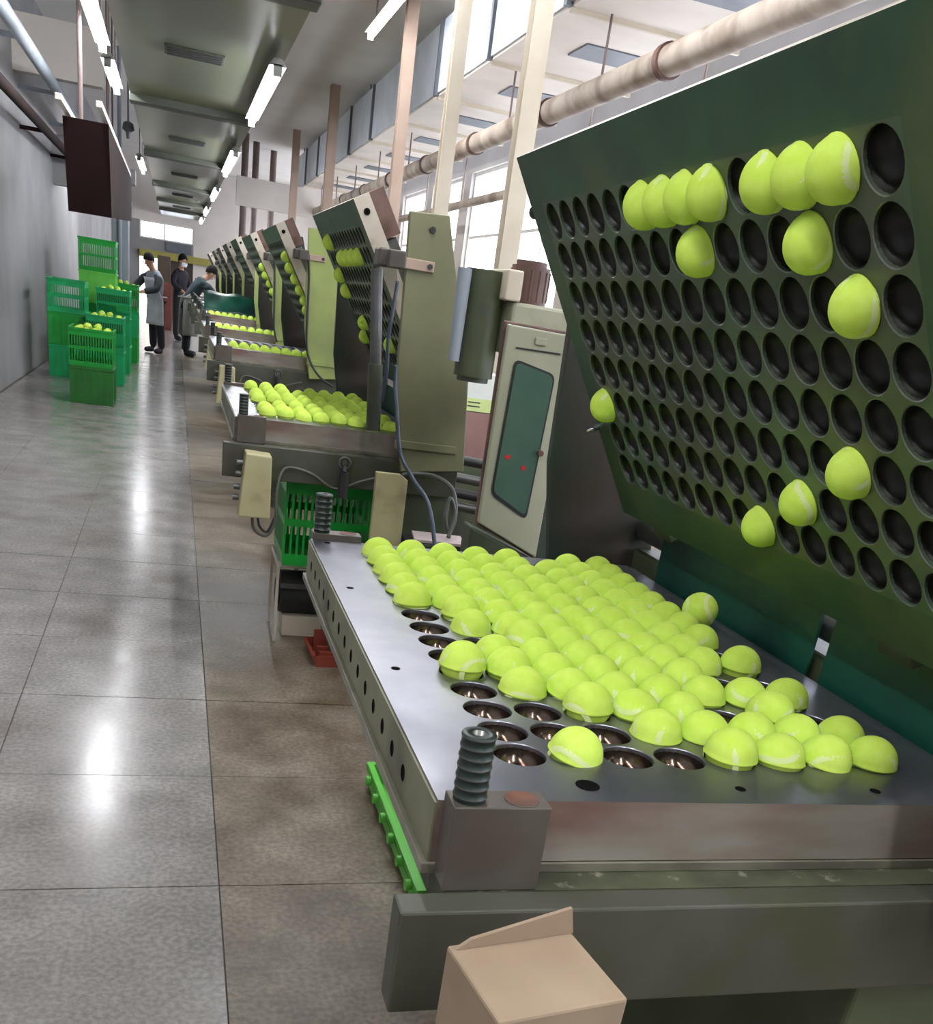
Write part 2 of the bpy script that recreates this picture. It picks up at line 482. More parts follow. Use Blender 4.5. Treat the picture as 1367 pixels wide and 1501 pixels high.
MB().box(0.04, 0.72, -0.004, 0.004, 0.04, 0.44).build('pane', 'glass', wo)
MB().box(0.76, 1.56, -0.004, 0.004, 0.04, 0.44).build('pane', 'glass', wo)

# bulkhead hanging across the bay, columns, posts
struct(MB().box(0.78, 4.2, 23.0, 23.15, 2.88, 3.42).build('trim_1', 'white_paint'))
COLS = [(1.86, 6.5, 0.065, 'column', 'broad beige column nearest the open press'),
        (1.86, 8.75, 0.06, 'column', 'beige column behind the olive upright of the second press'),
        (1.86, 11.0, 0.06, 'column_tan', 'tan column rising behind the tilted mould of the second press'),
        (1.86, 16.6, 0.07, 'column_tan', 'slim brownish column in front of the silver duct'),
        (1.86, 22.0, 0.07, 'column_tan', 'furthest slim brown column against the white bulkhead')]
for x, y, h, m, lab in COLS:
    c = empty('steel_column', (x, y, 0)); tag(c, lab, 'column', 'steel columns along the bay')
    MB().box(-h, h, -h, -h + 0.014, 0, 4.3).box(-h, h, h - 0.014, h, 0, 4.3).box(-0.01, 0.01, -h + 0.014, h - 0.014, 0, 4.3).build('column_shaft', m, c)
    MB().box(-h - 0.06, h + 0.06, -h - 0.06, h + 0.06, 0, 0.02).build('base_plate', m, c)
k = 0
for x, y, lab in ((0.98, 23.9, 'first'), (1.28, 25.0, 'second'), (1.16, 27.0, 'third'), (1.75, 26.0, 'fourth')):
    p = MB().cyl((x, y, 0.0), (x, y, 4.31), 0.075, seg=12).cyl((x, y, 0), (x, y, 0.03), 0.13, seg=12).build('steam_pipe', 'post_brown')
    tag(p, '%s dark brown vertical pipe from the aisle showing above the white bulkhead' % lab, 'pipe', 'brown vertical pipes')

# ducts and pipes overhead
d = empty('air_duct', (2.2, 3.0, 3.5)); tag(d, 'long silver and cream air duct under the white ceiling', 'duct')
for k in range(11):
    y0 = k * 2.0
    MB().box(0, 0.02, y0 + 0.02, y0 + 1.96, 0.0, 0.62).build('duct_side', 'duct', d)
    MB().box(-0.03, 0.03, y0 + 1.955, y0 + 2.025, -0.02, 0.64).build('duct_flange', 'flange', d)
    bt = MB().box(0.02, 1.35, y0 + 0.0, y0 + 2.0, -0.02, 0.0).build('duct_bottom', 'duct_bottom', d)
    MB().box(0.02, 1.37, y0 - 0.02, y0 + 0.02, -0.05, -0.018).build('duct_batten', 'column', d)
    vt = MB().box(0.45, 0.95, y0 + 0.75, y0 + 1.2, -0.03, -0.018).build('duct_vent', 'flange', d)
MB().box(1.33, 1.35, 0, 22, 0, 0.62).build('duct_far_side', 'duct', d)
MB().box(0.02, 1.33, -0.02, 0.0, 0.0, 0.62).build('duct_end', 'duct', d)
MB().box(0.0, 1.35, 0, 22, 0.62, 0.64).build('duct_top', 'duct', d)
for yy in (1, 7, 13, 21.5):
    MB().cyl((0.1, yy, 0.63), (0.1, yy, 0.81), 0.012, seg=8).cyl((1.25, yy, 0.63), (1.25, yy, 0.81), 0.012, seg=8).build('duct_hanger', 'post_brown', d)
pp = empty('lagged_pipe', (2.46, 3.5, 3.0)); tag(pp, 'thick lagged beige pipe running below the ceiling behind the columns', 'pipe')
for k in range(9):
    MB().cyl((0, k * 2.2, 0), (0, k * 2.2 + 2.16, 0), 0.085, seg=20).build('lagging', 'pipe', pp)
    MB().cyl((0, k * 2.2 + 2.15, 0), (0, k * 2.2 + 2.21, 0), 0.1, seg=20).build('pipe_band', 'brown', pp)
    MB().cyl((0, k * 2.2 + 1.1, 0.08), (0, k * 2.2 + 1.1, 0.448), 0.01, seg=8).build('pipe_hanger', 'post_brown', pp)
p2 = MB().cyl((3.2, 3.5, 2.75), (3.2, 24, 2.75), 0.05, seg=14)
for k in range(9): p2.cyl((3.2, 4.5 + k * 2.2, 2.79), (3.2, 4.5 + k * 2.2, 3.448), 0.009, seg=8)
tag(p2.build('thin_pipe', 'pipe'), 'thinner bare pipe beside the windows under the ceiling', 'pipe')

# fluorescent tube fittings
def fixture(x, y0, y1, z, top, lab):
    L_ = y1 - y0
    t = empty('tube_light', (x, y0, z)); tag(t, lab, 'light', 'fluorescent tube lights')
    MB().prism([(-0.06, 0.03), (0.06, 0.03), (0.03, 0.075), (-0.03, 0.075)], 0, L_).build('lamp_housing', 'fixture', t)
    MB().cyl((0, 0.03, 0), (0, L_ - 0.03, 0), 0.026, seg=14).build('lamp_tube', 'tube', t)
    for yy in (0, L_ - 0.03): MB().box(-0.03, 0.03, yy, yy + 0.03, -0.03, 0.04).build('lamp_holder', 'fixture', t)
    for yy in (0.3, L_ - 0.3): MB().cyl((0, yy, 0.07), (0, yy, top - z), 0.008, seg=6).build('hanger', 'post_brown', t)
for k, (a, b, lab) in enumerate(((-3.9, -1.1, 'fluorescent tube behind the camera over the aisle'),
                                 (1.7, 4.5, 'fluorescent tube high above the nearest two presses'),
                                 (7.4, 10.2, 'largest fluorescent tube in view at the top of the photo'),
                                 (13.0, 15.9, 'second fluorescent tube along the green soffit'),
                                 (18.9, 21.6, 'third fluorescent tube along the green soffit'),
                                 (24.6, 27.4, 'fourth fluorescent tube along the green soffit'),
                                 (29.4, 32.0, 'furthest fluorescent tube near the end windows'))):
    fixture(0.26, a, b, 2.80, 2.93, lab)
for a, b, lab in ((-2.2, 0.4, 'fluorescent tube over the left of the aisle behind the camera'),
                  (6.7, 9.3, 'fluorescent tube left of the soffit above the brown box'),
                  (9.9, 11.5, 'fluorescent tube left of the soffit above the green stacks'),
                  (18.3, 20.8, 'distant fluorescent tube at the left edge of the soffit')):
    fixture(-1.02, a, b, 3.0, 4.31, lab)
for a, b, lab in ((-2.2, 0.6, 'fluorescent tube high over the right bay beside the camera'),
                  (3.6, 6.4, 'fluorescent tube high over the right bay behind the open press'),
                  (8.2, 11.0, 'added fluorescent tube brightening the bay beside the silver duct')):  # last tube is added to brighten duct sides, bulkhead and columns
    fixture(1.45, a, b, 3.85, 4.31, lab)

# ------------------------------------------------------------------ balls
S = 0.072                        # cavity pitch
RB = 0.0345
def ball_mesh():
    pr = []
    n = 9
    for i in range(n):
        a = -math.pi / 2 + (math.pi / 2) * i / n
        pr.append((max(0.0, 0.0322 * math.cos(a)) if i else 0.0, 0.0322 * math.sin(a)))
    pr += [(0.0335, -0.0022), (0.0356, -0.0008), (0.0356, 0.0006), (0.0346, 0.0022)]
    for i in range(1, n + 1):
        a = (math.pi / 2) * i / n
        pr.append((RB * math.cos(a) if i < n else 0.0, RB * math.sin(a) + 0.001))
    return MB().lathe(pr, seg=28).mesh('tennis_ball', 'ball')
def round_ball_mesh(r=0.034):
    n = 14
    pr = [(r * math.sin(math.pi * i / n) if 0 < i < n else 0.0, -r * math.cos(math.pi * i / n)) for i in range(n + 1)]
    return MB().lathe(pr, seg=26).mesh('loose_tennis_ball', 'ball')
def seam_mesh(r=0.0350, w=0.0040):
    mb = MB(); n = 64; a, b, c = 0.75, 0.25, 2 * math.sqrt(0.75 * 0.25)
    P = []
    for i in range(n):
        t = 2 * math.pi * i / n
        P.append(Vector((a * math.cos(t) + b * math.cos(3 * t), a * math.sin(t) - b * math.sin(3 * t), c * math.sin(2 * t))).normalized())
    vs = []
    for i in range(n):
        tg = (P[(i + 1) % n] - P[i - 1]).normalized(); sd = P[i].cross(tg).normalized()
        for q in (-1, 0, 1):
            vs.append((P[i] * r + sd * (q * w)).normalized() * (r if q == 0 else r - 0.0002))
    fs = []
    for i in range(n):
        j = (i + 1) % n
        for q in range(2): fs.append((3 * i + q, 3 * j + q, 3 * j + q + 1, 3 * i + q + 1))
    return mb.add(vs, fs, 0, True).mesh('ball_seam', 'seam')
BALL = ball_mesh(); ROUND = round_ball_mesh(); SEAM = seam_mesh(); SEAM_R = seam_mesh(0.0342, 0.004)
def ball(mw, label, group, seam=True, rnd=False):
    o = obj('tennis_ball', ROUND if rnd else BALL)
    o.matrix_world = mw
    tag(o, label, 'ball', group)
    if seam:
        s = obj('seam', SEAM_R if rnd else SEAM, o)
        s.rotation_euler = (random.uniform(0, 6.28), random.uniform(0, 6.28), random.uniform(0, 6.28))
    return o
ORD = ['first', 'second', 'third', 'fourth', 'fifth', 'sixth', 'seventh', 'eighth', 'ninth', 'tenth', 'eleventh',
       'twelfth', 'thirteenth', 'fourteenth', 'fifteenth']

# ------------------------------------------------------------------ moulding press
def plate_mesh(x0, x1, y0, y1, z0, z1, mats, hole=0.0331, bowls=False, face_mi=0, side_mi=1, margin_mi=None, cup_mi=2, ch_mi=None, chw=0.0008):
    """slab with an 8 x 15 grid of round cavities in its top (+z)"""
    mb = MB(); K = 24
    g0x, g1x, g0y, g1y = -S / 2, 7.5 * S, -S / 2, 14.5 * S
    mm = face_mi if margin_mi is None else margin_mi
    for (a, b, c, d) in ((x0, x1, y0, g0y), (x0, x1, g1y, y1), (x0, g0x, g0y, g1y), (g1x, x1, g0y, g1y)):
        mb.add([(a, c, z1), (b, c, z1), (b, d, z1), (a, d, z1)], [(0, 1, 2, 3)], mm)
    dirs = [(math.cos(2 * math.pi * (k + 0.5) / K), math.sin(2 * math.pi * (k + 0.5) / K)) for k in range(K)]
    for i in range(8):
        for j in range(15):
            cx, cy = i * S, j * S
            sq = []
            for k, (c, s) in enumerate(dirs):
                t = (S / 2) / max(abs(c), abs(s)); sq.append((cx + c * t, cy + s * t, z1))
            # corner points keep the cell square
            ch = [(cx + c * (hole + chw), cy + s * (hole + chw), z1) for c, s in dirs]
            ci = [(cx + c * hole, cy + s * hole, z1 - 0.0012) for c, s in dirs]
            cd = [(cx + c * hole, cy + s * hole, z1 - 0.006) for c, s in dirs]
            fs = []; fc = []
            for k in range(K):
                q = (k + 1) % K
                fs += [(k, q, K + q, K + k), (2 * K + k, 2 * K + q, 3 * K + q, 3 * K + k)]
                fc.append((k, q, K + q, K + k))
            mb.add(sq + ch + ci + cd, fs, face_mi)
            mb.add(ch + ci, fc, face_mi if ch_mi is None else ch_mi, True)
            for qx, qy in ((1, 1), (-1, 1), (-1, -1), (1, -1)):
                corner = (cx + qx * S / 2, cy + qy * S / 2, z1)
                ang = math.atan2(qy, qx) % (2 * math.pi)
                kk = int(ang / (2 * math.pi) * K - 0.5)
                A_, B_ = sq[kk % K], sq[(kk + 1) % K]
                mb.add([A_, corner, B_], [(0, 1, 2)], face_mi)
            if bowls:
                mb.lathe([(hole, -0.0055), (hole * 0.86, -0.018), (hole * 0.5, -0.029), (0, -0.033)], seg=12, mi=cup_mi, origin=(cx, cy, z1))
    mb.add([(x0, y0, z0), (x1, y0, z0), (x1, y1, z0), (x0, y1, z0), (x0, y0, z1), (x1, y0, z1), (x1, y1, z1), (x0, y1, z1)],
           [(3, 2, 1, 0), (0, 1, 5, 4), (1, 2, 6, 5), (2, 3, 7, 6), (3, 0, 4, 7)], side_mi)
    return mb.mesh('mould_plate', mats)

PX0, PX1, PY0, PY1 = -0.131, 0.635, -0.124, 1.118
LOWER = plate_mesh(PX0, PX1, PY0, PY1, -0.076, 0.0, ['steel', 'steel_front'])
LOWER_B = plate_mesh(PX0, PX1, PY0, PY1, -0.076, 0.0, ['steel', 'steel_front', 'cup'], bowls=True)
UPPER = plate_mesh(PX0 + 0.008, PX1 - 0.008, PY0 + 0.005, PY1 - 0.006, -0.062, 0.0, ['face', 'cream', 'cup_dark', 'face_edge', 'screw_edge'], margin_mi=3, ch_mi=4, chw=0.0013)
UPPER_B = plate_mesh(PX0 + 0.008, PX1 - 0.008, PY0 + 0.005, PY1 - 0.006, -0.062, 0.0, ['face', 'cream', 'cup_dark', 'face_edge', 'screw_edge'], bowls=True, margin_mi=3, ch_mi=4, chw=0.0013)
def cup_mesh(name, m):
    h = 0.0331; n = 6
    pr = [(h * math.cos(a), -0.0055 - 0.0275 * math.sin(a)) for a in [math.pi / 2 * k / n for k in range(n)]] + [(0.0, -0.033)]
    mb = MB().lathe(pr, seg=24)
    return mb.mesh(name, m)
CUP = cup_mesh('cavity_cup', 'cup'); CUPD = cup_mesh('dark_cavity_cup', 'cup_dark')

# upper mould frame: local grid (x: row 0..7 along the slope, face = +z)
PU = Vector((-0.5016, 0, 0.8651)); PO = Vector((0.526, 0, 0.232))
# local x axis (row index i grows towards the hinge): i=0 is the top row
ux = -PU; uz = Vector((-0.8651, 0, -0.5016)); uy = Vector((0, 1, 0))
org = PO + PU * (7 * S)
UM = Matrix(((ux.x, uy.x, uz.x, org.x), (ux.y, uy.y, uz.y, org.y), (ux.z, uy.z, uz.z, org.z), (0, 0, 0, 1)))
UP_POLY = [(x + 0.03, z) for x, z in ((0.457, -0.12), (0.715, -0.094), (0.68, 0.289), (0.576, 0.631), (0.532, 0.791), (0.386, 0.783), (0.392, 0.58), (0.40, 0.206))]

def bellows(parent, x, y, z0, h, r, name='guide_screw'):
    pr = [(0, 0), (r, 0)]
    n = 7
    for k in range(n):
        a = h * k / n; b = h * (k + 1) / n; t = (b - a)
        pr += [(r * 0.95, a + 0.05 * t), (r * 0.94, a + 0.74 * t), (r, a + 0.80 * t), (r, a + 0.98 * t)]
    pr += [(r * 0.94, h + 0.001), (r * 0.40, h + 0.001), (r * 0.38, h - 0.012), (0, h - 0.012)]
    mb = MB().lathe(pr, seg=28, origin=(x, y, z0))
    # bright worn edges on the rings
    for f in range(len(mb.f)):
        ring = (f // 28)
        if ring >= 2 and (ring - 2) % 4 == 2 and ring < 30: mb.m[f] = 1
        if ring >= 31: mb.m[f] = 2 if ring > 31 else 1
    return mb.build(name, ['screw', 'screw_edge', 'dark'], parent)

def press(name, mw, label, detail=0, control=True, zfloor=-0.95, ram=False, paint='upright', ps=(0.0, 0.0)):
    r = bpy.data.objects.new(name, None); COL.objects.link(r); r.matrix_world = mw
    tag(r, label, 'press', 'moulding presses in a row')
    lp = obj('lower_mould', LOWER if detail else LOWER_B, r)
    if detail:
        for i in range(8):
            for j in range(15):
                obj('cavity_cup', CUP, lp, loc=(i * S, j * S, 0))
    # painted side strip with heater ports, lip under it
    sd = MB().box(PX0 - 0.003, PX0 - 0.0002, PY0 + 0.001, PY1, -0.0755, -0.0035).build('side_strip', 'side_olive', r)
    if detail:
        pm = MB().lathe([(0.0112, -0.0001), (0.0110, 0.0003), (0.0104, 0.0003), (0.0102, 0.0001), (0, 0.0001)], seg=14)
        pm.m = [0 if k < 14 else 1 for k in range(len(pm.f))]
        pmm = pm.mesh('heater_port', ['side_olive', 'dark'])
        for j in range(15):
            obj('heater_port', pmm, sd, loc=(PX0 - 0.003, j * S + 0.03 if j < 14 else j * S + 0.03, -0.042), rot=(0, -math.pi / 2, 0))
        hm = MB().lathe([(0.0085, 0.0), (0.0085, 0.0006), (0.0065, 0.0006), (0, 0.0003)], seg=16).mesh('bolt_hole', 'dark')
        for (x, y) in ((-0.101, 0.724), (-0.098, 0.291), (0.256, -0.086), (-0.097, 1.09), (0.45, -0.086)):
            obj('bolt_hole', hm, lp, loc=(x, y, 0), rot=(0, 0, 0)).scale = (0.8, 0.8, 1)
        obj('bolt_hole', hm, lp, loc=(0.057, -0.083, 0)).scale = (1.7, 1.7, 1)
    MB().box(PX0 - 0.010, PX0 + 0.012, PY0 - 0.002, PY1 + 0.003, -0.090, -0.0762).build('lip', 'lip', r, 0.0015)
    MB().box(-0.017, PX1, PY0 - 0.005, PY0 - 0.0005, -0.0883, -0.0762).build('front_lip', 'lip', r, 0.001)
    MB().box(PX0 + 0.012, 0.66, PY0 - 0.041, PY1 + 0.04, -0.135, -0.0885).build('ledge_plate', 'ledge', r)
    # front beam, cross members, pedestal
    MB().box(-0.178, 0.76, -0.205, -0.166, -0.215, -0.088).build('front_beam', 'beam', r, 0.003)
    MB().box(-0.06, 0.76, 1.16, 1.20, -0.215, -0.088).build('rear_beam', 'beam', r, 0.003)
    MB().box(0.46, 0.76, -0.16, 1.15, zfloor, -0.136).build('pedestal', 'body', r, 0.006)
    MB().box(0.30, 0.80, -0.24, 1.24, zfloor, zfloor + 0.06).build('foot_plate', 'body', r, 0.006)
    # guide blocks with ribbed screws
    for (y0, y1, zs, hh) in ((-0.166, -0.1245, 0.013, 0.078), (1.1185, 1.160, 0.013, 0.085)):
        g = MB().box(-0.125, -0.018, y0, y1, -0.0878, 0.013)
        gb = g.build('guide_block', 'block', r, 0.0015)
        ym = (y0 + y1) / 2
        bellows(gb, -0.104, ym, zs - 0.004, hh, 0.0185)
        ring = MB().lathe([(0.0192, 0.0002), (0.0192, 0.0010), (0.0182, 0.0010), (0.0178, 0.0004), (0, 0.0004)], seg=24)
        ring.m = [0 if k < 48 else 1 for k in range(len(ring.f))]
        obj('guide_bore', ring.mesh('guide_bore', ['block', 'bore']), gb, loc=(-0.046, ym, 0.013))
    # upper mould, tilted open
    um = bpy.data.objects.new('upper_mould', UPPER if detail else UPPER_B); COL.objects.link(um); um.parent = r
    um.matrix_local = Matrix.Translation((ps[0], 0, ps[1])) @ UM
    if detail:
        for i in range(8):
            for j in range(15): obj('cavity_cup', CUPD, um, loc=(i * S, j * S, 0))
        MB().cyl((-0.01, PY1 - 0.006, -0.03), (-0.018, PY1 + 0.028, -0.02), 0.009, seg=12).cyl((-0.018, PY1 + 0.026, -0.02), (-0.02, PY1 + 0.04, -0.018), 0.013, seg=12).build('latch_knob', 'gasket', um)
        MB().cyl((0.42, PY1 - 0.01, 0.0), (0.42, PY1 - 0.01, 0.012), 0.007, seg=6).cyl((0.42, PY1 - 0.01, 0.012), (0.42, PY1 - 0.004, 0.026), 0.004, seg=8).build('stop_bolt', 'chrome', um)
        MB().box(0.618, 0.66, 0.90, 0.98, -0.05, -0.01).build('hinge_lug', 'body', um, 0.003)
        MB().box(0.618, 0.66, 0.1, 0.18, -0.05, -0.01).build('hinge_lug', 'body', um, 0.003)
    a0, a1 = PX0 + 0.008, PX1 - 0.008
    MB().box(a0 + 0.002, a0 + 0.165, PY0 + 0.01, PY1 - 0.01, -0.122, -0.0625).build('back_block', 'brown', um, 0.002)
    MB().box(a0 + 0.17, a1 - 0.02, PY0 + 0.03, PY1 - 0.03, -0.105, -0.0625).build('back_plate', 'grey_metal', um, 0.003)
    MB().cyl((a0 + 0.055, PY0 + 0.002, -0.03), (a0 + 0.055, PY0 + 0.006, -0.03), 0.012, seg=14).build('lifting_hole', 'dark', um)
    # uprights, links and cylinder
    for (y0, y1, near) in ((-0.27, -0.24, True), (1.20, 1.23, False)):
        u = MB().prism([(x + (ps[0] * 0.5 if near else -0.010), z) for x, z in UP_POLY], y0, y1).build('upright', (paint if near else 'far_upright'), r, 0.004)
        if near:
            MB().box(0.42, 0.545, y0 - 0.014, y0 - 0.0005, 0.598, 0.634).build('link_bar', 'column_tan', u, 0.003)
            for (bx, bz, br) in ((0.525, 0.735, 0.012), (0.528, 0.616, 0.010)):
                MB().cyl((bx, y0 - 0.0005, bz), (bx, y0 - (0.02 if bz < 0.7 else 0.01), bz), br, seg=6, smooth=False).build('bolt', 'gasket', u)
            MB().box(0.47, 0.72, y0 - 0.012, y0 - 0.0005, -0.03, 0.0).build('foot_rib', paint, u, 0.003)
            MB().box(0.345, 0.435, y0 + 0.031, y0 + 0.13, 0.595, 0.655).box(0.37, 0.435, y0 - 0.035, y0 + 0.0005, 0.592, 0.652).build('pivot_block', 'block', u, 0.006)
            if ram: MB().cyl((0.345, y0 + 0.05, 0.585), (0.375, y0 + 0.05, 0.26), 0.022, seg=18).build('ram_cylinder', 'grey_metal', u)
            if ram: MB().cyl((0.375, y0 + 0.05, 0.26), (0.39, y0 + 0.05, 0.02), 0.028, seg=18).build('ram_sleeve', 'body', u)
    MB().box(0.672, 0.76, -0.235, 1.195, -0.10, 0.03).build('hinge_beam', 'body', r, 0.01)
    MB().cyl((0.695, -0.235, 0.075), (0.695, 1.195, 0.075), 0.026, seg=18).build('hinge_shaft', 'grey_metal', r)
    # rear guard sheets
    MB().box(0.652, 0.657, 0.385, 1.01, -0.05, 0.115).build('rear_guard', 'teal', r)
    MB().box(0.652, 0.657, -0.2, 0.345, -0.05, 0.13).build('rear_guard', 'teal', r)
    if control:
        c = MB()
        c.prism([(-0.118, -0.345), (0.004, -0.345), (0.0, -0.11), (-0.098, -0.105)], -0.31, -0.206).build('control_box', 'control', r, 0.006)
        cb = r.children[-1]
        for kz in (-0.15, -0.19, -0.24, -0.28):
            x = -0.1 - 0.02 * ((-0.105 - kz) / 0.24)
            MB().cyl((x - 0.001, -0.262, kz), (x - 0.024, -0.262, kz), 0.011, seg=12).build('knob', 'grey_metal', cb)
        MB().tube([(-0.06, -0.26, -0.342), (-0.05, -0.26, -0.40), (0.0, -0.26, -0.42), (0.03, -0.26, -0.35), (0.03, -0.25, -0.24), (0.06, -0.225, -0.16), (0.16, -0.22, -0.17), (0.26, -0.225, -0.22), (0.36, -0.23, -0.18), (0.45, -0.235, -0.15)], 0.006).build('cable', 'cable_grey', cb)
        MB().tube([(-0.04, -0.26, -0.342), (-0.03, -0.26, -0.385), (0.0, -0.26, -0.405), (0.025, -0.26, -0.35)], 0.005).build('cable', 'cable', cb)
        hk = MB()
        hk.tube([(0.29 + 0.022 * math.cos(t * math.pi / 8), -0.225, -0.117 + 0.022 * math.sin(t * math.pi / 8)) for t in range(0, 17)], 0.005, n=2)
        hk.cyl((0.29, -0.206, -0.117), (0.29, -0.222, -0.117), 0.012, seg=10)
        hk.build('lifting_eye', 'grey_metal', r)
        MB().cyl((0.29, -0.235, -0.25), (0.29, -0.235, -0.15), 0.02, seg=12).cyl((0.29, -0.235, -0.15), (0.29, -0.225, -0.13), 0.01, seg=10).build('hanging_weight', 'gasket', r)
    return r

RT = Matrix(((0.999939, 0.011057, 0, 0), (-0.011056, 0.999853, 0.01307, 0), (0.000145, -0.013069, 0.999915, 0.95), (0, 0, 0, 1)))
MW = [RT] + [Matrix.Translation(v) for v in ((-0.047, 3.16, 0.948), (-0.022, 6.36, 1.010), (-0.03, 8.76, 1.025), (-0.03, 11.1, 1.055),
                                            (-0.03, 13.4, 1.06), (-0.03, 15.7, 1.06), (-0.03, 18.0, 1.06), (-0.03, 21.0, 1.06))]
PLAB = ['nearest open press with the big dark mould full of empty cavities',
        'second press with an olive upright and tan control box, full of yellow balls',
        'third press with one band of yellow balls and a yellow-green upright',
        'fourth press along the row, beyond the one with the yellow-green upright',
        'fifth press along the row with the teal sheet behind its balls',
        'sixth press along the row', 'seventh press along the row',
        'eighth press along the row beside the bending worker', 'furthest press of the row behind the bending worker']
PR = []; PS = [(0, 0), (0.042, 0.025)] + [(0.015, 0.0)] * 7
for k, (mw, lab) in enumerate(zip(MW, PLAB)):
    PR.append(press('moulding_press', mw, lab, detail=1 if k == 0 else 0, control=0 < k < 4, zfloor=-mw.translation.z + 0.002, ram=(k == 1), paint='upright' if k < 2 else 'upright_lime', ps=PS[k]))

# balls in the lower moulds
EMPTY = {(0, 0), (0, 1), (0, 2), (0, 3), (0, 5), (0, 6), (0, 7), (0, 8), (1, 1), (1, 2), (1, 6), (2, 0), (2, 1), (3, 0), (5, 2), (6, 4),
         (7, 2), (7, 4), (7, 6), (5, 14)}
RAISED = {(0, 4): 0.011, (1, 4): 0.007, (1, 8): 0.006, (2, 2): 0.008, (2, 6): 0.008, (3, 10): 0.004, (4, 0): 0.006, (5, 4): 0.004, (6, 2): 0.008, (7, 5): 0.008, (7, 3): 0.004}
TILT = {(1, 0): (0.10, -0.16), (5, 0): (-0.05, 0.10), (6, 0): (0.0, 0.10), (2, 3): (0.1, 0.1), (0, 9): (0.06, -0.05)}
for i in range(8):
    for j in range(15):
        if (i, j) in EMPTY: continue
        tx, ty = TILT.get((i, j), (random.uniform(-0.04, 0.04), random.uniform(-0.04, 0.04)))
        lm = Matrix.Translation((i * S, j * S, 0.0015 + RAISED.get((i, j), random.uniform(0, 0.0025)))) @ Euler((tx, ty, random.uniform(0, 6.28))).to_matrix().to_4x4()
        special = {(1, 0): 'yellow ball alone among empty cavities at the front edge of the nearest mould',
                   (0, 4): 'yellow ball alone between empty cavities in the leftmost column of the nearest press'}
        lab = special.get((i, j), 'yellow ball, %s column from aisle, %s row from front, nearest press' % (ORD[i], ORD[j]))
        ball(RT @ lm, lab, 'balls in the lower mould of the nearest press')
ball(RT @ Matrix.Translation((0.553, 0.612, 0.0352)), 'whole round yellow ball lying loose at the far right edge of the nearest mould', 'balls in the lower mould of the nearest press', rnd=True)

# balls left in the upper mould of the nearest press
UPB = [(0, 8), (0, 7), (0, 6), (0, 5), (0, 3), (0, 2), (0, 1), (1, 6), (1, 2), (2, 1), (5, 14), (6, 4), (7, 6), (5, 2)]
for i, j in UPB:
    lm = UM @ Matrix.Translation((i * S, j * S, 0.0015)) @ Euler((random.uniform(-.05, .05), random.uniform(-.05, .05), random.uniform(0, 6.28))).to_matrix().to_4x4()
    if (i, j) == (5, 14): lab = 'yellow ball stuck by itself at the far left edge of the tilted dark mould'
    else: lab = 'yellow ball hanging in nearest tilted mould, %s row down, %s from far end' % (ORD[i], ORD[14 - j])
    ball(RT @ lm, lab, 'balls in the tilted mould of the nearest press')

# second press: full lower mould
for i in range(8):
    for j in range(15):
        if j not in (0, 2, 4, 7, 9, 12, 14) or (i, j) in ((0, 12), (0, 4), (3, 14)): continue
        lm = Matrix.Translation((i * S, j * S, 0.0015 + random.uniform(0, 0.010))) @ Euler((random.uniform(-.05, .05), random.uniform(-.05, .05), random.uniform(0, 6.28))).to_matrix().to_4x4()
        ball(MW[1] @ lm, 'yellow ball, %s column from aisle, %s row from front, second press' % (ORD[i], ORD[j]),
             'balls in the lower mould of the second press', seam=False)
for i, j in ((0, 12), (1, 9), (1, 7), (1, 5), (1, 3), (2, 13), (3, 13), (5, 11), (6, 13), (6, 4)):
    lm = Matrix.Translation((PS[1][0], 0, PS[1][1])) @ UM @ Matrix.Translation((i * S, j * S, 0.0015))
    ball(MW[1] @ lm, 'yellow ball hanging in second tilted mould, %s row down, %s from far end' % (ORD[i], ORD[14 - j]),
         'balls in the tilted mould of the second press', seam=False)
for k, nm in ((2, 'third'), (3, 'fourth'), (4, 'fifth')):
    for i in range(8):
        for j in range(2):
            lm = Matrix.Translation((i * S, j * S, 0.002))
            ball(MW[k] @ lm, 'yellow ball, %s column from aisle, %s row from front, %s press' % (ORD[i], ORD[j], nm),
                 'balls in the lower mould of the %s press' % nm, seam=False)
for k, nm, lst in ((2, 'third', ((1, 0), (1, 1), (2, 0), (2, 2), (3, 0), (3, 1), (4, 0), (4, 1), (5, 0), (5, 1), (6, 0), (6, 3), (7, 1))),
                   (3, 'fourth', ((2, 0), (2, 1), (3, 0), (3, 2), (4, 1), (5, 0), (5, 2)))):
    for i, j in lst:
        ball(MW[k] @ Matrix.Translation((PS[k][0], 0, PS[k][1])) @ UM @ Matrix.Translation((i * S, j * S, 0.0015)), 'yellow ball hanging in %s tilted mould, %s row down, %s from near end' % (nm, ORD[i], ORD[j]),
             'balls in the tilted mould of the %s press' % nm, seam=False)

# ------------------------------------------------------------------ cabinet and machinery between the first two presses
cab = empty('control_cabinet', (0.41, 1.62, 0)); tag(cab, 'grey-beige control cabinet with a rounded dark green window', 'cabinet')
MB().prism([(0.0, 0.90), (0.198, 0.81), (0.203, 1.42), (0.0, 1.424)], 0.02, 0.034).build('cabinet_body', 'brown', cab, 0.004)
dp = [(0.004, 0.905), (0.192, 0.82), (0.196, 1.412), (0.006, 1.417)]
door = MB().prism(dp, 0.0, 0.0195).build('cabinet_door', 'cabinet', cab, 0.004)
def rounded(pts, r, n=5):
    out = []
    for k in range(len(pts)):
        p = Vector(pts[k]); a = (Vector(pts[k - 1]) - p); b = (Vector(pts[(k + 1) % len(pts)]) - p)
        a = p + a.normalized() * r; b = p + b.normalized() * r
        for t in [q / n for q in range(n + 1)]:
            out.append(tuple((1 - t) ** 2 * a + 2 * t * (1 - t) * p + t * t * b))
    return out
gl = [(0.026, 0.985), (0.142, 0.925), (0.156, 1.312), (0.036, 1.338)]
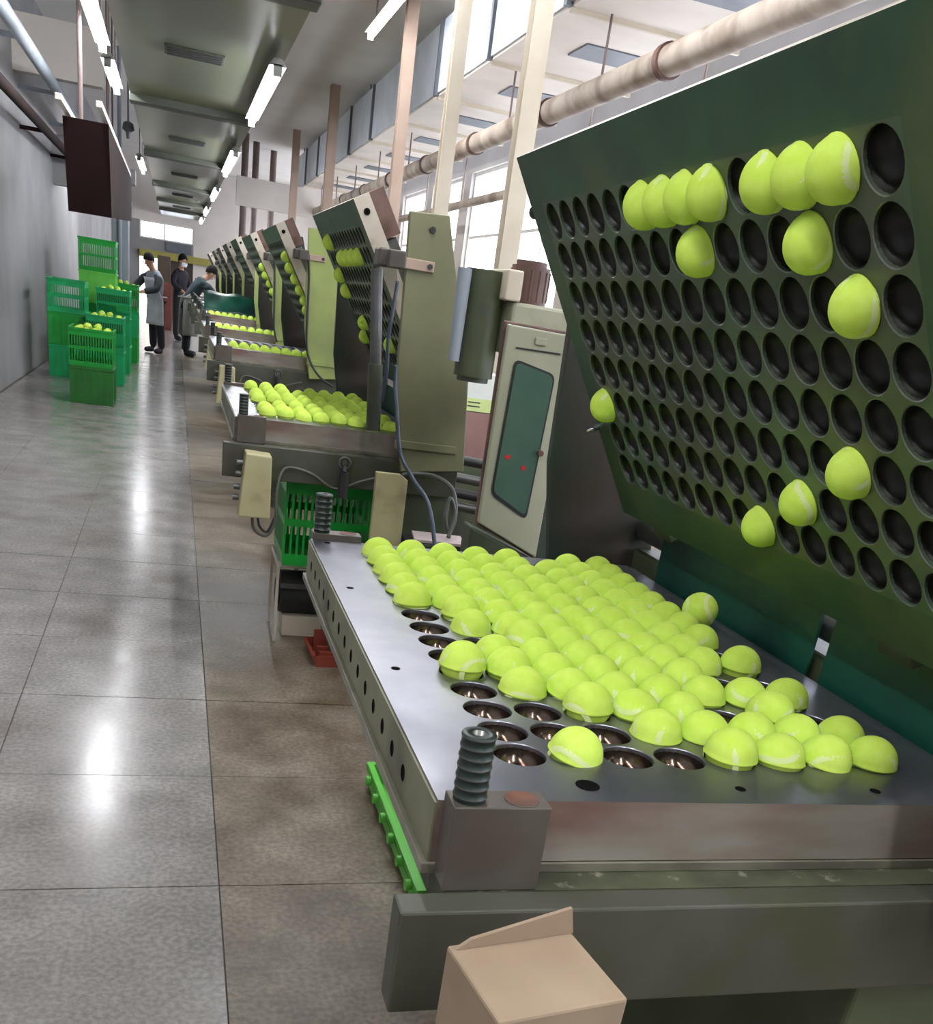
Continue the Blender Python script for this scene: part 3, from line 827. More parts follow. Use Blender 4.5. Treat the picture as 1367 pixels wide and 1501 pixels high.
MB().prism(rounded([(x, z) for x, z in gl], 0.02), -0.003, -0.0003).build('gasket', 'gasket', door)
ins = [(0.032, 0.992), (0.137, 0.937), (0.151, 1.307), (0.042, 1.331)]
wnd = MB().prism(rounded(ins, 0.017), -0.0045, -0.0031).build('cabinet_window', 'cabinet_glass', door)
MB().box(0.05, 0.066, -0.0058, -0.0046, 1.085, 1.095).build('red_mark', 'red', door)
MB().box(0.102, 0.114, -0.0058, -0.0046, 1.06, 1.072).build('red_mark', 'red', door)
MB().box(0.035, 0.16, -0.003, -0.0003, 1.362, 1.366).build('drip_line', 'gasket', door)
MB().box(0.084, 0.116, -0.006, -0.0003, 1.378, 1.396).build('name_plate', 'cabinet', door, 0.002)
MB().cyl((0.148, -0.0003, 1.11), (0.148, -0.016, 1.11), 0.008, seg=12).build('latch', 'brown', door)
MB().prism([(-0.01, 0.0), (0.22, 0.0), (0.22, 0.80), (-0.01, 0.89)], 0.015, 0.10).build('cabinet_plinth', 'body', cab, 0.006)

hy = empty('hydraulic_unit', (0.43, 2.10, 0)); tag(hy, 'hydraulic pump unit with a rust brown motor above the cabinet', 'pump')
MB().box(0.19, 0.29, 0.10, 0.20, 0, 1.33).build('unit_post', 'body', hy, 0.01)
MB().box(0.28, 0.66, 0.31, 0.33, 0, 1.33).build('dark_gap_filler', 'far_upright', hy)  # added dark sheet, stands in for shade in the gap beside the cabinet
MB().box(0.142, 0.34, 0.0, 0.3, 1.331, 1.48).build('valve_block', 'cabinet', hy, 0.01)
mo = MB().cyl((0.215, 0.10, 1.4805), (0.215, 0.10, 1.585), 0.06, seg=28).cyl((0.215, 0.10, 1.585), (0.215, 0.10, 1.60), 0.048, seg=28).build('motor', 'brown', hy)
for t in range(14):
    a = 2 * math.pi * t / 14
    MB().cyl((0.215 + 0.06 * math.cos(a), 0.10 + 0.06 * math.sin(a), 1.49), (0.215 + 0.06 * math.cos(a), 0.10 + 0.06 * math.sin(a), 1.575), 0.004, seg=6).build('cooling_fin', 'brown', mo)
MB().cyl((0.075, 0.10, 1.25), (0.075, 0.10, 1.555), 0.062, seg=24).cyl((0.075, 0.10, 1.235), (0.075, 0.10, 1.25), 0.05, seg=24).build('oil_tank', 'body', hy)
MB().cyl((-0.005, 0.06, 1.29), (-0.005, 0.06, 1.55), 0.017, 0.022, seg=18).build('accumulator', 'blue_grey', hy)
MB().box(0.11, 0.16, -0.01, 0.2, 1.4805, 1.565).build('terminal_box', 'column', hy, 0.005)

# cartons beside it
MB().box(1.10, 1.36, 4.45, 4.85, 0, 0.70).build('carton_stand', 'body')
tag(bpy.data.objects['carton_stand'], 'dark bench under the white and pinkish cartons beyond the cabinet', 'bench')
c = MB().box(1.10, 1.36, 4.48, 4.8, 0.702, 0.95).build('carton', 'pink_box', None, 0.004); tag(c, 'pinkish brown carton under the white one beyond the cabinet', 'carton')
c = empty('white_carton', (1.12, 4.48, 0.952)); tag(c, 'white carton with a lime band on top of the pinkish one', 'carton')
MB().box(0, 0.22, 0, 0.3, 0, 0.20).build('box_body', 'white_box', c, 0.004)
MB().box(0.001, 0.219, -0.002, -0.0003, 0.002, 0.07).build('lime_band', 'lime_label', c)
for kz in (0.025, 0.045): MB().box(0.03, 0.10, -0.0035, -0.0021, kz, kz + 0.006).build('printed_line', 'gasket', c)
for k, z in enumerate((0.62, 0.68, 0.75, 0.83)):
    o = MB().cyl((0.72, 3.5, z), (1.3, 3.35, z - 0.03), 0.022, seg=12).build('grey_pipe', 'grey_metal' if k % 2 == 0 else 'cable')
    tag(o, '%s sloping pipe from the floor between the olive upright and the cabinet' % ORD[k], 'pipe', 'sloping pipes')

# cables in front of the olive upright
def cable(pts, r, m, lab, name='cable'):
    return tag(MB().tube(pts, r).build(name, m), lab, 'cable')
cable([(0.385, 2.84, 1.22), (0.39, 2.83, 1.15), (0.40, 2.79, 1.05), (0.42, 2.75, 0.92), (0.46, 2.64, 0.84), (0.50, 2.5, 0.76), (0.52, 2.3, 0.5), (0.53, 2.1, 0.2), (0.53, 2.0, 0.01)], 0.008, 'hose_blue', 'blue-grey hose hanging in front of the olive upright', 'hose')
cable([(0.46, 2.86, 0.82), (0.52, 2.84, 0.835), (0.60, 2.83, 0.83), (0.66, 2.8, 0.79), (0.67, 2.75, 0.70), (0.645, 2.72, 0.64), (0.62, 2.72, 0.70), (0.635, 2.74, 0.77), (0.66, 2.74, 0.72), (0.65, 2.72, 0.66), (0.64, 2.70, 0.625)], 0.009, 'cable_grey', 'grey looped cable under the olive upright')
MB().tube([(0.43, -0.295, 0.63), (0.445, -0.29, 0.49), (0.45, -0.29, 0.29), (0.46, -0.29, 0.09), (0.49, -0.31, -0.01), (0.55, -0.36, -0.09), (0.62, -0.5, -0.13)], 0.008).build('cable', 'cable', PR[2])
MB().tube([(0.43, -0.30, 0.63), (0.44, -0.29, 0.47), (0.45, -0.29, 0.27), (0.46, -0.29, 0.07), (0.49, -0.3, -0.04)], 0.009).build('cable', 'cable', PR[3])
cable([(0.36, 2.84, 1.50), (0.35, 2.83, 1.38), (0.345, 2.83, 1.30), (0.352, 2.83, 1.2), (0.348, 2.84, 1.08)], 0.007, 'hose_blue', 'thin blue-grey hose beside the ram of the second press', 'hose')

# ------------------------------------------------------------------ crates
def crate(name, loc, size, m, label, group=None, rz=0.0, cat='crate', slots=True):
    w, d_, h = size; t = 0.012
    c = empty(name, loc, rz); tag(c, label, cat, group)
    MB().box(0.004, w - 0.004, 0.004, d_ - 0.004, 0.0, 0.012).build('crate_base', m, c)
    rim = MB()
    rim.box(-0.008, w + 0.008, -0.008, t, h - 0.025, h).box(-0.008, w + 0.008, d_ - t, d_ + 0.008, h - 0.025, h)
    rim.box(-0.008, t, t, d_ - t, h - 0.025, h).box(w - t, w + 0.008, t, d_ - t, h - 0.025, h)
    rim.build('crate_rim', m, c, 0.002)
    for q in range(4):
        L_ = w if q < 2 else d_
        mb = MB()
        def bar(a, b, z0, z1):
            if q == 0: mb.box(a, b, 0, 0.006, z0, z1)
            elif q == 1: mb.box(a, b, d_ - 0.006, d_, z0, z1)
            elif q == 2: mb.box(0, 0.006, a, b, z0, z1)
            else: mb.box(w - 0.006, w, a, b, z0, z1)
        a0 = 0 if q < 2 else 0.0062; L2 = L_ - a0
        if slots:
            bar(a0, L2, 0.012, 0.05); bar(a0, L2, h * 0.45, h * 0.45 + 0.03); bar(a0, L2, h - 0.075, h - 0.025)
            n = max(6, int(L_ / 0.026))
            for k in range(n + 1):
                a = a0 + (L2 - a0 - 0.010) * k / n
                bar(a, a + 0.010, 0.05, h * 0.45); bar(a, a + 0.010, h * 0.45 + 0.03, h - 0.075)
        else:
            bar(a0, L2, 0.012, h - 0.025)
            for k in range(1, 6):
                a = a0 + (L2 - a0) * k / 6
                if q == 0: mb.box(a, a + 0.012, -0.006, 0, 0.012, h - 0.025)
                elif q == 3: mb.box(w, w + 0.006, a, a + 0.012, 0.012, h - 0.025)
        mb.build('crate_wall', m, c)
    return c
crate('plastic_crate', (0.04, 3.10, 0.362), (0.36, 0.38, 0.375), 'crate', 'empty green slotted crate on the low stand in front of the second press')
st = empty('crate_stand', (0.03, 3.17, 0)); tag(st, 'low stand with pale edges under the green slotted crate', 'stand')
MB().box(0, 0.36, 0, 0.30, 0.335, 0.361).build('stand_top', 'white_paint', st, 0.002)
for (x, y) in ((0.0, 0.0), (0.34, 0.0), (0.0, 0.28), (0.34, 0.28)):
    MB().box(x, x + 0.012, y, y + 0.012, 0, 0.3345).build('leg', 'column', st)
MB().box(0.02, 0.34, 0.012, 0.018, 0.24, 0.26).build('cross_rail', 'grey_metal', st)
mtr = empty('drive_motor', (0.135, 3.32, 0)); tag(mtr, 'black drive motor on a pale bracket under the crate stand', 'motor')
MB().cyl((-0.075, 0, 0.19), (0.18, 0, 0.19), 0.095, seg=24).cyl((-0.09, 0, 0.19), (-0.075, 0, 0.19), 0.06, seg=24).build('motor_body', 'gasket', mtr)
MB().box(-0.06, 0.16, -0.07, 0.07, 0.0, 0.094).build('motor_bracket', 'column', mtr, 0.004)
o = MB().prism([(0.335, 0.0), (0.46, 0.0), (0.46, 0.82), (0.43, 0.84), (0.335, 0.84)], 2.74, 2.77).build('beige_panel', 'control', None, 0.003); tag(o, 'beige panel standing to the right of the green slotted crate', 'panel')
o = MB().box(0.47, 0.74, 2.66, 2.84, 0.0, 0.60).build('dark_box', 'gasket', None, 0.01); tag(o, 'dark box on the floor under the pale sheet and cables', 'box')
o = MB().box(0.0, 0.2, 0, 0.16, 0, 0.01).build('pale_sheet', 'pale_sheet', None, 0.0, loc=(0.50, 2.68, 0.602), rot=(0, 0, math.radians(-8)))
tag(o, 'pale pinkish sheet lying on the dark box below the looped cable', 'sheet')

tr = empty('red_tray', (0.185, 2.86, 0), 0.05); tag(tr, 'brick red plastic tray on the floor behind the nearest press', 'tray')
t_ = MB()
t_.prism([(0.0, 0.0), (0.20, 0.0), (0.22, 0.05), (0.205, 0.05), (0.19, 0.008), (0.01, 0.008), (-0.005, 0.05), (-0.02, 0.05)], 0, 0.24)
t_.build('tray_shell', 'red_tray', tr)
MB().box(0.0, 0.2, -0.006, 0.0, 0, 0.05).build('tray_end', 'red_tray', tr)
MB().box(0.0, 0.2, 0.24, 0.246, 0, 0.05).build('tray_end', 'red_tray', tr)
for k in range(3): MB().box(0.02, 0.18, 0.04 + k * 0.07, 0.06 + k * 0.07, 0.008, 0.10 if k == 2 else 0.05).build('tray_divider', 'red_tray', tr)

# green crate pushed under the nearest press
gc = crate('plastic_crate', (0.215, 1.02, 0.0), (0.22, 0.74, 0.085), 'crate_lime', 'shallow lime green crate on the floor under the nearest press', slots=False)
for k in range(6):
    MB().cyl((-0.009, 0.06 + k * 0.12, 0.06), (-0.024, 0.06 + k * 0.12, 0.06), 0.016, seg=10).build('crate_lug', 'crate_lime', gc)

# tan carton by the front beam
ct = empty('open_carton', (-0.088, -0.40, 0.0), math.radians(9)); tag(ct, 'tan cardboard carton with a raised flap in front of the beam at the bottom edge', 'carton')
MB().box(-0.055, 0.075, 0.0, 0.11, 0, 0.895).build('carton_body', 'carton', ct, 0.003)
MB().prism([(-0.05, 0.8955), (0.075, 0.8955), (0.068, 0.925), (-0.035, 0.905)], 0.10, 0.104).build('carton_flap', 'carton', ct)

# crates along the left wall
CR = 'green crates stacked along the left of the aisle'
def stack(x, y, n, h, ms, nm, top=None, w=0.44, d_=0.6):
    for k in range(n):
        crate('plastic_crate', (x - w, y, k * (h + 0.002)), (w, d_, h), ms[k % len(ms)], '%s crate up in the %s' % (ORD[k], nm), CR, slots=(k == n - 1))
    if top:
        z = n * (h + 0.002)
        cnt = 0
        for a in range(4):
            for b in range(5):
                if top < 1 and (a + b) % 2: continue
                zz = z - 0.035 + (0.035 if 0 < a < 3 and 0 < b < 4 else 0.0) + random.uniform(0, 0.012)
                ball(Matrix.Translation((x - w + 0.075 + a * 0.096 + random.uniform(-.008, .008), y + 0.085 + b * 0.108 + random.uniform(-.01, .01), zz)),
                     'ball on the %s, %s row, %s from wall' % (nm.split(',')[0], ORD[b], ORD[a]), 'balls heaped on the %s' % nm, seam=False, rnd=True)
                cnt += 1
        fb = MB().box(x - w + 0.02, x - 0.02, y + 0.02, y + d_ - 0.02, z - 0.16, z - 0.072).build('filling_board', 'crate_dark')
        tag(fb, 'green tray insert inside the top crate of the %s' % nm, 'tray', 'tray inserts')
stack(-1.04, 10.75, 2, 0.375, ['crate_dark', 'crate'], 'nearest green stack at the left edge', 1)
stack(-1.03, 12.9, 2, 0.40, ['crate_teal', 'crate_teal'], 'second green stack from the camera', 1)
stack(-1.02, 14.6, 3, 0.36, ['crate_teal', 'crate_teal', 'crate_teal'], 'third green stack, behind the heaped one', 0.5)
stack(-0.98, 16.6, 3, 0.38, ['crate', 'crate_teal', 'crate'], 'fourth green stack near the aproned worker', 0.5)
stack(-1.24, 15.35, 4, 0.42, ['crate', 'crate', 'crate_lime', 'crate'], 'tall bright green stack at the far left', None, w=0.5)
stack(-1.50, 13.2, 3, 0.38, ['crate_teal', 'crate', 'crate_teal'], 'green stack against the left wall', None, w=0.44)

# ------------------------------------------------------------------ upper left clutter
bx = empty('brown_hopper', (-1.25, 0, 0)); tag(bx, 'dark maroon hanging hopper with pale rails at the upper left', 'hopper')
hp = MB(); side = [(8.2, 2.36), (8.5, 1.74), (12.6, 1.88), (12.6, 2.32)]
hp.add([(0, y, z) for y, z in side] + [(0.33, y, z) for y, z in side], [(0, 1, 2, 3), (7, 6, 5, 4), (0, 4, 5, 1), (1, 5, 6, 2), (2, 6, 7, 3), (3, 7, 4, 0)])
hp.build('hopper_shell', 'maroon', bx)
for x in (0.03, 0.30):
    rl = MB(); q = [(7.6, 2.39), (7.6, 2.43), (12.7, 2.37), (12.7, 2.33)]
    rl.add([(x - 0.02, y, z) for y, z in q] + [(x + 0.02, y, z) for y, z in q], [(0, 1, 2, 3), (7, 6, 5, 4), (0, 4, 5, 1), (1, 5, 6, 2), (2, 6, 7, 3), (3, 7, 4, 0)])
    rl.build('pale_rail', 'white_paint', bx)
for y in (8.6, 12.2): MB().cyl((0.1, y, 2.3), (0.1, y, 4.31), 0.018, seg=8).build('hanger', 'post_brown', bx)
gcn = empty('wall_column', (-1.40, 17.3, 0)); tag(gcn, 'blue-grey column with a fluted face beyond the green crates', 'column')
MB().box(0, 0.26, 0, 0.3, 0, 2.55).build('column_shaft', 'blue_grey', gcn, 0.02)
MB().cyl((0.13, -0.035, 0), (0.13, -0.035, 4.31), 0.03, seg=12).build('drain_pipe', 'blue_grey', gcn)
MB().box(-0.05, 0.36, -0.05, 0.35, 2.551, 2.75).build('column_head', 'wall_grey', gcn, 0.01)
for x, y, z, lab in ((-1.02, 14.2, 2.98, 'small dark pendant hanging on a rod beside the soffit'), (-1.25, 15.0, 2.9, 'dark pendant on a rod nearer the left wall')):
    p = empty('pendant_lamp', (x, y, z)); tag(p, lab, 'lamp', 'pendants at the upper left')
    MB().lathe([(0, -0.12), (0.02, -0.12), (0.03, -0.05), (0.075, -0.02), (0.06, 0.05), (0.02, 0.07), (0, 0.07)], seg=16).build('lamp_shade', 'flange', p)
    MB().cyl((0, 0, 0.06), (0, 0, 4.31 - z), 0.012, seg=8).build('hanging_rod', 'flange', p)
for x, z, r_, lab in ((-1.75, 3.1, 0.06, 'upper grey pipe along the left wall'), (-1.9, 2.7, 0.05, 'lower maroon pipe along the left wall')):
    pm = MB().cyl((x, 6, z), (x, 33.9, z), r_, seg=14)
    for k in range(9): pm.box(-2.21, x, 7 + k * 3.2, 7.05 + k * 3.2, z - 0.02, z + 0.02)
    tag(pm.build('wall_pipe', 'blue_grey' if z > 3 else 'maroon'), lab, 'pipe')
o = MB().box(-2.2, -1.3, 16.9, 17.15, 2.35, 3.0).build('trim_2', 'wall_grey'); struct(o)
o = MB().box(-2.2, -1.25, 13.0, 13.2, 3.2, 3.75).build('trim_3', 'white_paint'); struct(o)
sh = empty('red_brown_cabinet', (-0.92, 28.0, 0)); tag(sh, 'red-brown cabinet standing between the workers at the far end', 'cabinet')
MB().box(0, 0.42, 0, 0.4, 0.0, 1.15).build('cabinet_body', 'redbrown', sh, 0.01)
MB().box(0.02, 0.40, -0.015, -0.0005, 0.05, 1.1).build('cabinet_door', 'redbrown', sh, 0.005)
MB().box(0.05, 0.37, 0.05, 0.35, 1.151, 1.75).build('upper_box', 'darkbrown', sh, 0.01)
sheet = MB(); nx, ny = 12, 6
vs = [(x / nx * 0.62, y / ny * 0.30, 0.06 + 0.015 * math.sin(x * 1.1) * math.cos(y * 0.9) + 0.20 * y / ny) for y in range(ny + 1) for x in range(nx + 1)]
sheet.add(vs, [(y * (nx + 1) + x, y * (nx + 1) + x + 1, (y + 1) * (nx + 1) + x + 1, (y + 1) * (nx + 1) + x) for y in range(ny) for x in range(nx)], 0, True)
o = sheet.build('teal_sheet', 'teal', loc=(-0.10, 11.35, 1.02)); o.modifiers.new('thick', 'SOLIDIFY').thickness = 0.006
tag(o, 'rumpled teal sheet lying on the fifth press behind its balls', 'sheet')

# ------------------------------------------------------------------ people
def skin_mesh(name, V, E_, mats, root='pelvis', sub=2):
    names = list(V); me = bpy.data.meshes.new(name)
    me.from_pydata([V[n][0] for n in names], [(names.index(a), names.index(b)) for a, b in E_], [])
    o = bpy.data.objects.new(name + '_tmp', me); COL.objects.link(o)
    o.modifiers.new('skin', 'SKIN').use_smooth_shade = True
    for n, sv in zip(names, me.skin_vertices[0].data):
        r = V[n][1]; sv.radius = r if isinstance(r, tuple) else (r, r); sv.use_root = (n == root)
    s = o.modifiers.new('sub', 'SUBSURF'); s.levels = sub; s.render_levels = sub
    dg = bpy.context.evaluated_depsgraph_get(); dg.update()
    out = bpy.data.meshes.new_from_object(o.evaluated_get(dg)); out.name = name
    bpy.data.objects.remove(o)
    out.materials.clear(); out.materials.append(M[mats])
    for p in out.polygons: p.use_smooth = True
    return out

def hand_edges(V, E_, side, wrist, d, up, closed=0.5):
    """palm and five bent fingers from a wrist along direction d"""
    w = Vector(wrist); d = Vector(d).normalized(); up = Vector(up).normalized(); sd = d.cross(up).normalized()
    V['palm' + side] = (tuple(w + d * 0.05), (0.022, 0.03)); E_.append(('wrist' + side, 'palm' + side))
    for k, (off, ln) in enumerate(((-0.030, 0.062), (-0.010, 0.075), (0.010, 0.078), (0.029, 0.068))):
        a = w + d * 0.09 + sd * off; b = a + d * ln * 0.5 - up * ln * 0.2 * closed * 2; c = b + d * ln * 0.25 - up * ln * 0.45 * closed * 2
        for nm, p, r in (('f%da' % k, a, 0.010), ('f%db' % k, b, 0.009), ('f%dc' % k, c, 0.008)): V[nm + side] = (tuple(p), r)
        E_ += [('palm' + side, 'f%da' % k + side), ('f%da' % k + side, 'f%db' % k + side), ('f%db' % k + side, 'f%dc' % k + side)]
    a = w + d * 0.03 + sd * -0.035; b = a + d * 0.035 + sd * -0.018 - up * 0.02
    V['ta' + side] = (tuple(a), 0.011); V['tb' + side] = (tuple(b), 0.009)
    E_ += [('palm' + side, 'ta' + side), ('ta' + side, 'tb' + side)]

def person(label, loc, rz, H, lean, head_dir, elbows, wrists, feet, shirt, sleeve, trouser, apron=None, mask=False, cap=False):
    """local frame: facing +Y. lean: forward bend (rad) of the torso about the hips"""
    k = H / 1.70
    P = lambda x, y, z: (x * k, y * k, z * k)
    def T(x, y, z):                       # torso point, height above hips
        return P(x, y * math.cos(lean) + z * math.sin(lean), 0.92 + z * math.cos(lean) - y * math.sin(lean))
    hx, hy_, hz = head_dir
    V = {}; E_ = []
    V['pelvis'] = (P(0, 0, 0.92), (0.135 * k, 0.10 * k))
    V['waist'] = (T(0, 0, 0.17), (0.12 * k, 0.09 * k)); V['chest'] = (T(0, 0.0, 0.36), (0.145 * k, 0.10 * k))
    V['collar'] = (T(0, -0.005, 0.46), (0.07 * k, 0.06 * k)); V['neck'] = (T(0, 0.015, 0.53), 0.048 * k)
    nb = Vector(V['neck'][0]); hd = Vector((hx, hy_, hz)).normalized()
    V['jaw'] = (tuple(nb + hd * 0.068 * k + Vector((0, 0.03, 0)) * k), (0.062 * k, 0.07 * k))
    V['skull'] = (tuple(nb + hd * 0.138 * k + Vector((0, 0.018, 0)) * k), (0.076 * k, 0.092 * k))
    V['crown'] = (tuple(nb + hd * 0.195 * k), (0.052 * k, 0.062 * k))
    E_ += [('pelvis', 'waist'), ('waist', 'chest'), ('chest', 'collar'), ('collar', 'neck'), ('neck', 'jaw'), ('jaw', 'skull'), ('skull', 'crown')]
    for s, sx in (('L', -1), ('R', 1)):
        V['sho' + s] = (T(0.175 * sx, 0, 0.43), 0.052 * k); V['elb' + s] = (P(*elbows[s]), 0.043 * k); V['wrist' + s] = (P(*wrists[s]), 0.03 * k)
        E_ += [('chest', 'sho' + s), ('sho' + s, 'elb' + s), ('elb' + s, 'wrist' + s)]
        dv = Vector(V['wrist' + s][0]) - Vector(V['elb' + s][0])
        up = Vector((0, 0, 1)) if abs(dv.normalized().z) < 0.8 else Vector((0, 1, 0))
        hand_edges(V, E_, s, V['wrist' + s][0], dv, up)
        fx, fy = feet[s]
        V['hip' + s] = (P(0.09 * sx, 0, 0.86), 0.085 * k)
        V['knee' + s] = (P((0.09 * sx + fx) / 2, fy * 0.5 + 0.02, 0.48), 0.058 * k)
        V['ankle' + s] = (P(fx, fy, 0.085), 0.042 * k); V['toe' + s] = (P(fx + 0.02 * sx, fy + 0.15, 0.03), (0.03 * k, 0.04 * k))
        E_ += [('pelvis', 'hip' + s), ('hip' + s, 'knee' + s), ('knee' + s, 'ankle' + s), ('ankle' + s, 'toe' + s)]
    body = obj('person', skin_mesh('person_body', V, E_, 'skin'), None, loc=loc, rot=(0, 0, rz))
    tag(body, label, 'person')
    for mm in (shirt, trouser): body.data.materials.append(M[mm])
    hp_ = [Vector(V[q][0]) for q in ('neck', 'jaw', 'skull', 'crown')]
    hn_ = [(Vector(V['wrist' + s][0]), Vector(V['palm' + s][0])) for s in 'LR']
    for p in body.data.polygons:
        c = p.center
        head = any((c - q).length < 0.13 * k for q in hp_[1:]) or (c - hp_[0]).length < 0.06 * k
        hand = any((c - b).length < 0.16 and (c - a).dot(b - a) > -0.0008 for a, b in hn_)
        p.material_index = 0 if (head or hand) else (2 if c.z < 0.93 * k else 1)
    grow = lambda names, g: {n: (V[n][0], (V[n][1][0] + g, V[n][1][1] + g) if isinstance(V[n][1], tuple) else V[n][1] + g) for n in names}
    def shirt_v(names):
        d_ = grow(names, 0.034)
        d_['neck'] = (tuple(Vector(V['neck'][0]) - hd * 0.03 * k), 0.056 * k)
        for s in 'LR': d_['sho' + s] = (tuple(Vector(V['sho' + s][0]) * 1.0 + Vector((0, 0, 0.012))), 0.080 * k)
        d_['pelvis'] = (V['pelvis'][0], (0.135 * k, 0.115 * k))
        return d_
    def trouser_v(names):
        d_ = grow(names, 0.024)
        d_['pelvis'] = (P(0, 0, 0.95), (0.115 * k, 0.10 * k))
        for s, sx in (('L', -1), ('R', 1)): d_['hip' + s] = (P(0.075 * sx, 0, 0.84), 0.088 * k)
        return d_
    def shoe_v(s):
        a = Vector(V['ankle' + s][0]); t = Vector(V['toe' + s][0]); dd = (t - a); dd.z = 0
        return {'ankle' + s: (tuple(a + Vector((0, 0, -0.02)) - dd * 0.15), (0.062 * k, 0.062 * k)), 'toe' + s: (tuple(t + dd * 0.25 + Vector((0, 0, 0.015))), (0.05 * k, 0.045 * k))}
    sh_ = ['pelvis', 'waist', 'chest', 'collar', 'neck', 'shoL', 'shoR']
    obj('shirt', skin_mesh('shirt', shirt_v(sh_), [('pelvis', 'waist'), ('waist', 'chest'), ('chest', 'collar'), ('collar', 'neck'), ('chest', 'shoL'), ('chest', 'shoR')], shirt), body)
    for s in 'LR':
        nm = ['sho' + s, 'elb' + s, 'wrist' + s]
        sv_ = grow(nm, 0.022); sv_['sho' + s] = (V['sho' + s][0], 0.078 * k)
        sv_['top' + s] = (tuple((Vector(V['sho' + s][0]) * 0.6 + Vector(V['chest'][0]) * 0.4)), 0.07 * k)
        obj('sleeve', skin_mesh('sleeve', sv_, [('top' + s, nm[0]), (nm[0], nm[1]), (nm[1], nm[2])], sleeve, root=nm[0]), body)
        n2 = ['ankle' + s, 'toe' + s]
        obj('shoe', skin_mesh('shoe', shoe_v(s), [tuple(n2)], 'shoe', root=n2[0]), body)
    tn = ['pelvis'] + [a + s for s in 'LR' for a in ('hip', 'knee', 'ankle')]
    obj('trousers', skin_mesh('trousers', trouser_v(tn), [('pelvis', 'hipL'), ('hipL', 'kneeL'), ('kneeL', 'ankleL'), ('pelvis', 'hipR'), ('hipR', 'kneeR'), ('kneeR', 'ankleR')], trouser), body)
    # hair cap, face details
    c = Vector(V['skull'][0]); fwd = Vector((0, 1, 0)); fwd = (fwd - hd * fwd.dot(hd)).normalized(); rt = fwd.cross(hd)
    hm = MB(); nu, nv = 16, 7; vs = []
    for a in range(nv + 1):
        for b in range(nu):
            th = (math.pi * 0.74) * a / nv; ph = 2 * math.pi * b / nu
            front = 0.5 + 0.5 * math.cos(ph)
            th2 = th * (1.0 - 0.42 * front)
            q = hd * math.cos(th2) * 0.118 + (fwd * math.cos(ph) * 0.104 + rt * math.sin(ph) * 0.088) * math.sin(th2)
            vs.append(c + (q + hd * 0.012 - fwd * 0.006) * k)
    hm.add(vs, [(a * nu + b, (a + 1) * nu + b, (a + 1) * nu + (b + 1) % nu, a * nu + (b + 1) % nu) for a in range(nv) for b in range(nu)], 0, True)
    hm.build('hair', 'hair', body)
    fc = MB()
    for sx in (-1, 1):
        p = c + (fwd * 0.088 + rt * 0.032 * sx - hd * 0.005) * k
        fc.cyl(p, p + fwd * 0.012 * k, 0.010 * k, 0.006 * k, seg=8)
    p = c + (fwd * 0.075 - hd * 0.075) * k
    fc.cyl(p - rt * 0.022 * k, p + rt * 0.022 * k, 0.007 * k, seg=6)
    fc.build('eyes_and_mouth', 'gasket', body)
    ns = MB().cyl(c + (fwd * 0.085 - hd * 0.012) * k, c + (fwd * 0.105 - hd * 0.045) * k, 0.006 * k, 0.014 * k, seg=8)
    for sx in (-1, 1):
        ns.cyl(c + (rt * 0.074 * sx - hd * 0.03) * k, c + (rt * 0.092 * sx - hd * 0.03) * k, 0.024 * k, 0.018 * k, seg=10)
    ns.build('nose_and_ears', 'skin', body)
    if mask:
        mk = MB(); vs = []
        for a in range(5):
            for b in range(9):
                ph = (b / 8 - 0.5) * 2.2; zz = -0.035 - 0.085 * a / 4
                vs.append(c + (fwd * (0.105 - 0.02 * abs(a - 1.5) / 2.5) * math.cos(ph) + rt * 0.092 * math.sin(ph) + hd * zz) * k)
        mk.add(vs, [(a * 9 + b, (a + 1) * 9 + b, (a + 1) * 9 + b + 1, a * 9 + b + 1) for a in range(4) for b in range(8)], 0, True)
        o2 = mk.build('face_mask', 'mask', body); o2.modifiers.new('thick', 'SOLIDIFY').thickness = 0.004
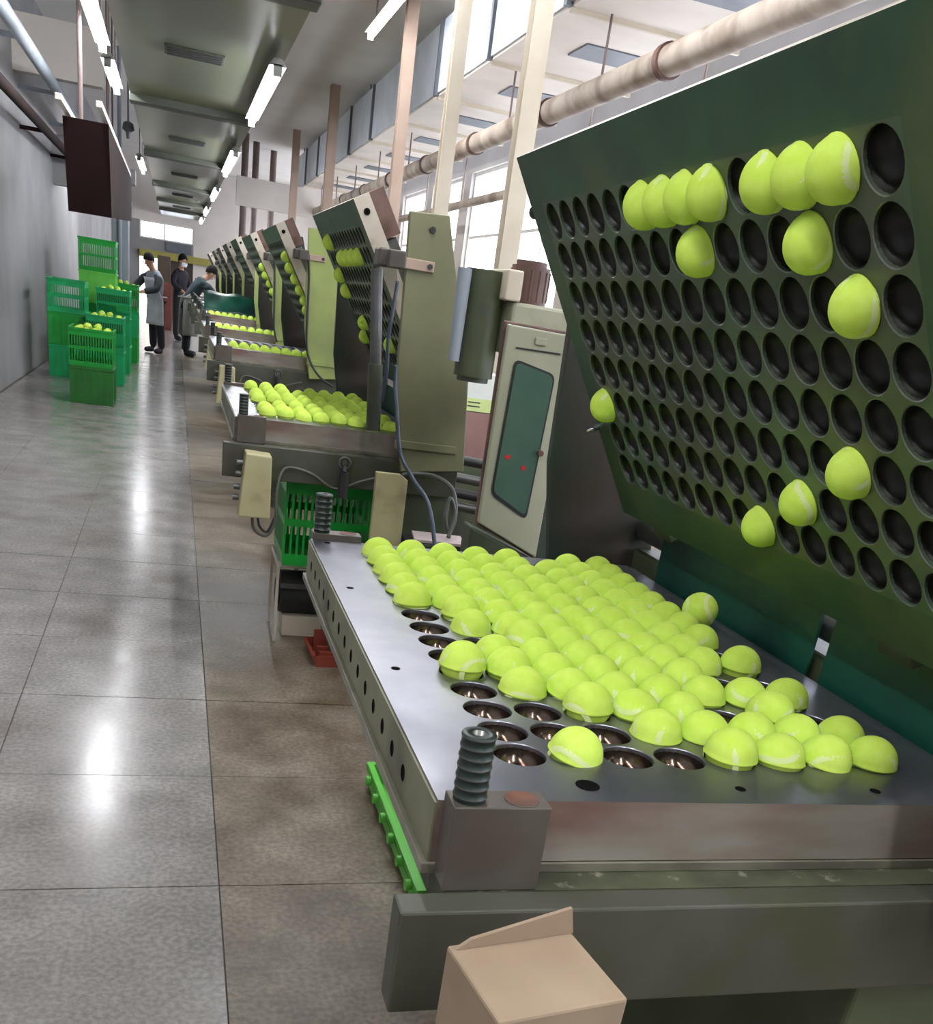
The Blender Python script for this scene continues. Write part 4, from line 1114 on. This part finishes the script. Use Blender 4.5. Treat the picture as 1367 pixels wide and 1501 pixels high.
    if apron:
        am, top, bot, spread = apron
        ap = MB(); nu = 14; rows = []
        for q in range(15):
            z = top + (bot - top) * q / 14
            f = 1.0 if z < 0.95 else max(0.45, 1.0 - (z - 0.95) * 1.3)
            row = []
            for b in range(nu + 1):
                ph = (b / nu - 0.5) * spread * f
                rx, ry = (0.20 + 0.05 * max(0, 0.95 - z), 0.15 + 0.05 * max(0, 0.95 - z))
                wv = 0.012 * math.sin(b * 1.7) * max(0.0, 1.0 - z)
                if z > 0.92:
                    pt = T(rx * math.sin(ph), (ry + 0.01) * math.cos(ph), z - 0.92)
                else:
                    pt = P(rx * math.sin(ph), (ry + wv) * math.cos(ph), z)
                row.append(pt)
            rows.append(row)
        ap.add([p for r in rows for p in r], [(q * (nu + 1) + b, (q + 1) * (nu + 1) + b, (q + 1) * (nu + 1) + b + 1, q * (nu + 1) + b + 1) for q in range(14) for b in range(nu)], 0, True)
        o2 = ap.build('apron', am, body); o2.modifiers.new('thick', 'SOLIDIFY').thickness = 0.006
        band = MB().tube([P(0.195 * math.cos(t * math.pi / 8), 0.155 * math.sin(t * math.pi / 8), 0.985) for t in range(17)], 0.010, n=2)
        band.build('apron_tie', am, body)
    return body

person('worker in a pale apron and grey shirt reaching towards the green crates', (-0.73, 19.4, 0), math.radians(128), 1.68, 0.20, (0.0, 0.40, 1),
       {'L': (-0.30, 0.24, 1.10), 'R': (0.32, 0.24, 1.10)}, {'L': (-0.24, 0.48, 1.04), 'R': (0.26, 0.46, 1.00)},
       {'L': (-0.17, 0.02), 'R': (0.16, -0.04)}, 'shirt_grey', 'sleeve_dark', 'trouser', ('apron', 1.32, 0.50, 2.9))
person('worker in a dark teal shirt and grey apron bending over a press', (-0.20, 19.7, 0), math.radians(-78), 1.76, 0.62, (0.0, 0.75, 1),
       {'L': (-0.26, 0.52, 1.02), 'R': (0.26, 0.50, 1.02)}, {'L': (-0.20, 0.76, 1.12), 'R': (0.18, 0.74, 1.12)},
       {'L': (-0.08, 0.02), 'R': (0.09, -0.05)}, 'shirt_teal', 'shirt_teal', 'trouser', ('apron_dull', 1.10, 0.36, 4.6))
person('worker in black with a white face mask further down the aisle', (-0.32, 24.2, 0), math.radians(-130), 1.80, 0.03, (0.0, 0.12, 1),
       {'L': (-0.26, 0.02, 1.12), 'R': (0.27, 0.04, 1.12)}, {'L': (-0.22, 0.22, 1.0), 'R': (0.22, 0.24, 1.0)},
       {'L': (-0.09, 0.03), 'R': (0.09, -0.02)}, 'shirt_black', 'shirt_black', 'trouser', None, mask=True)
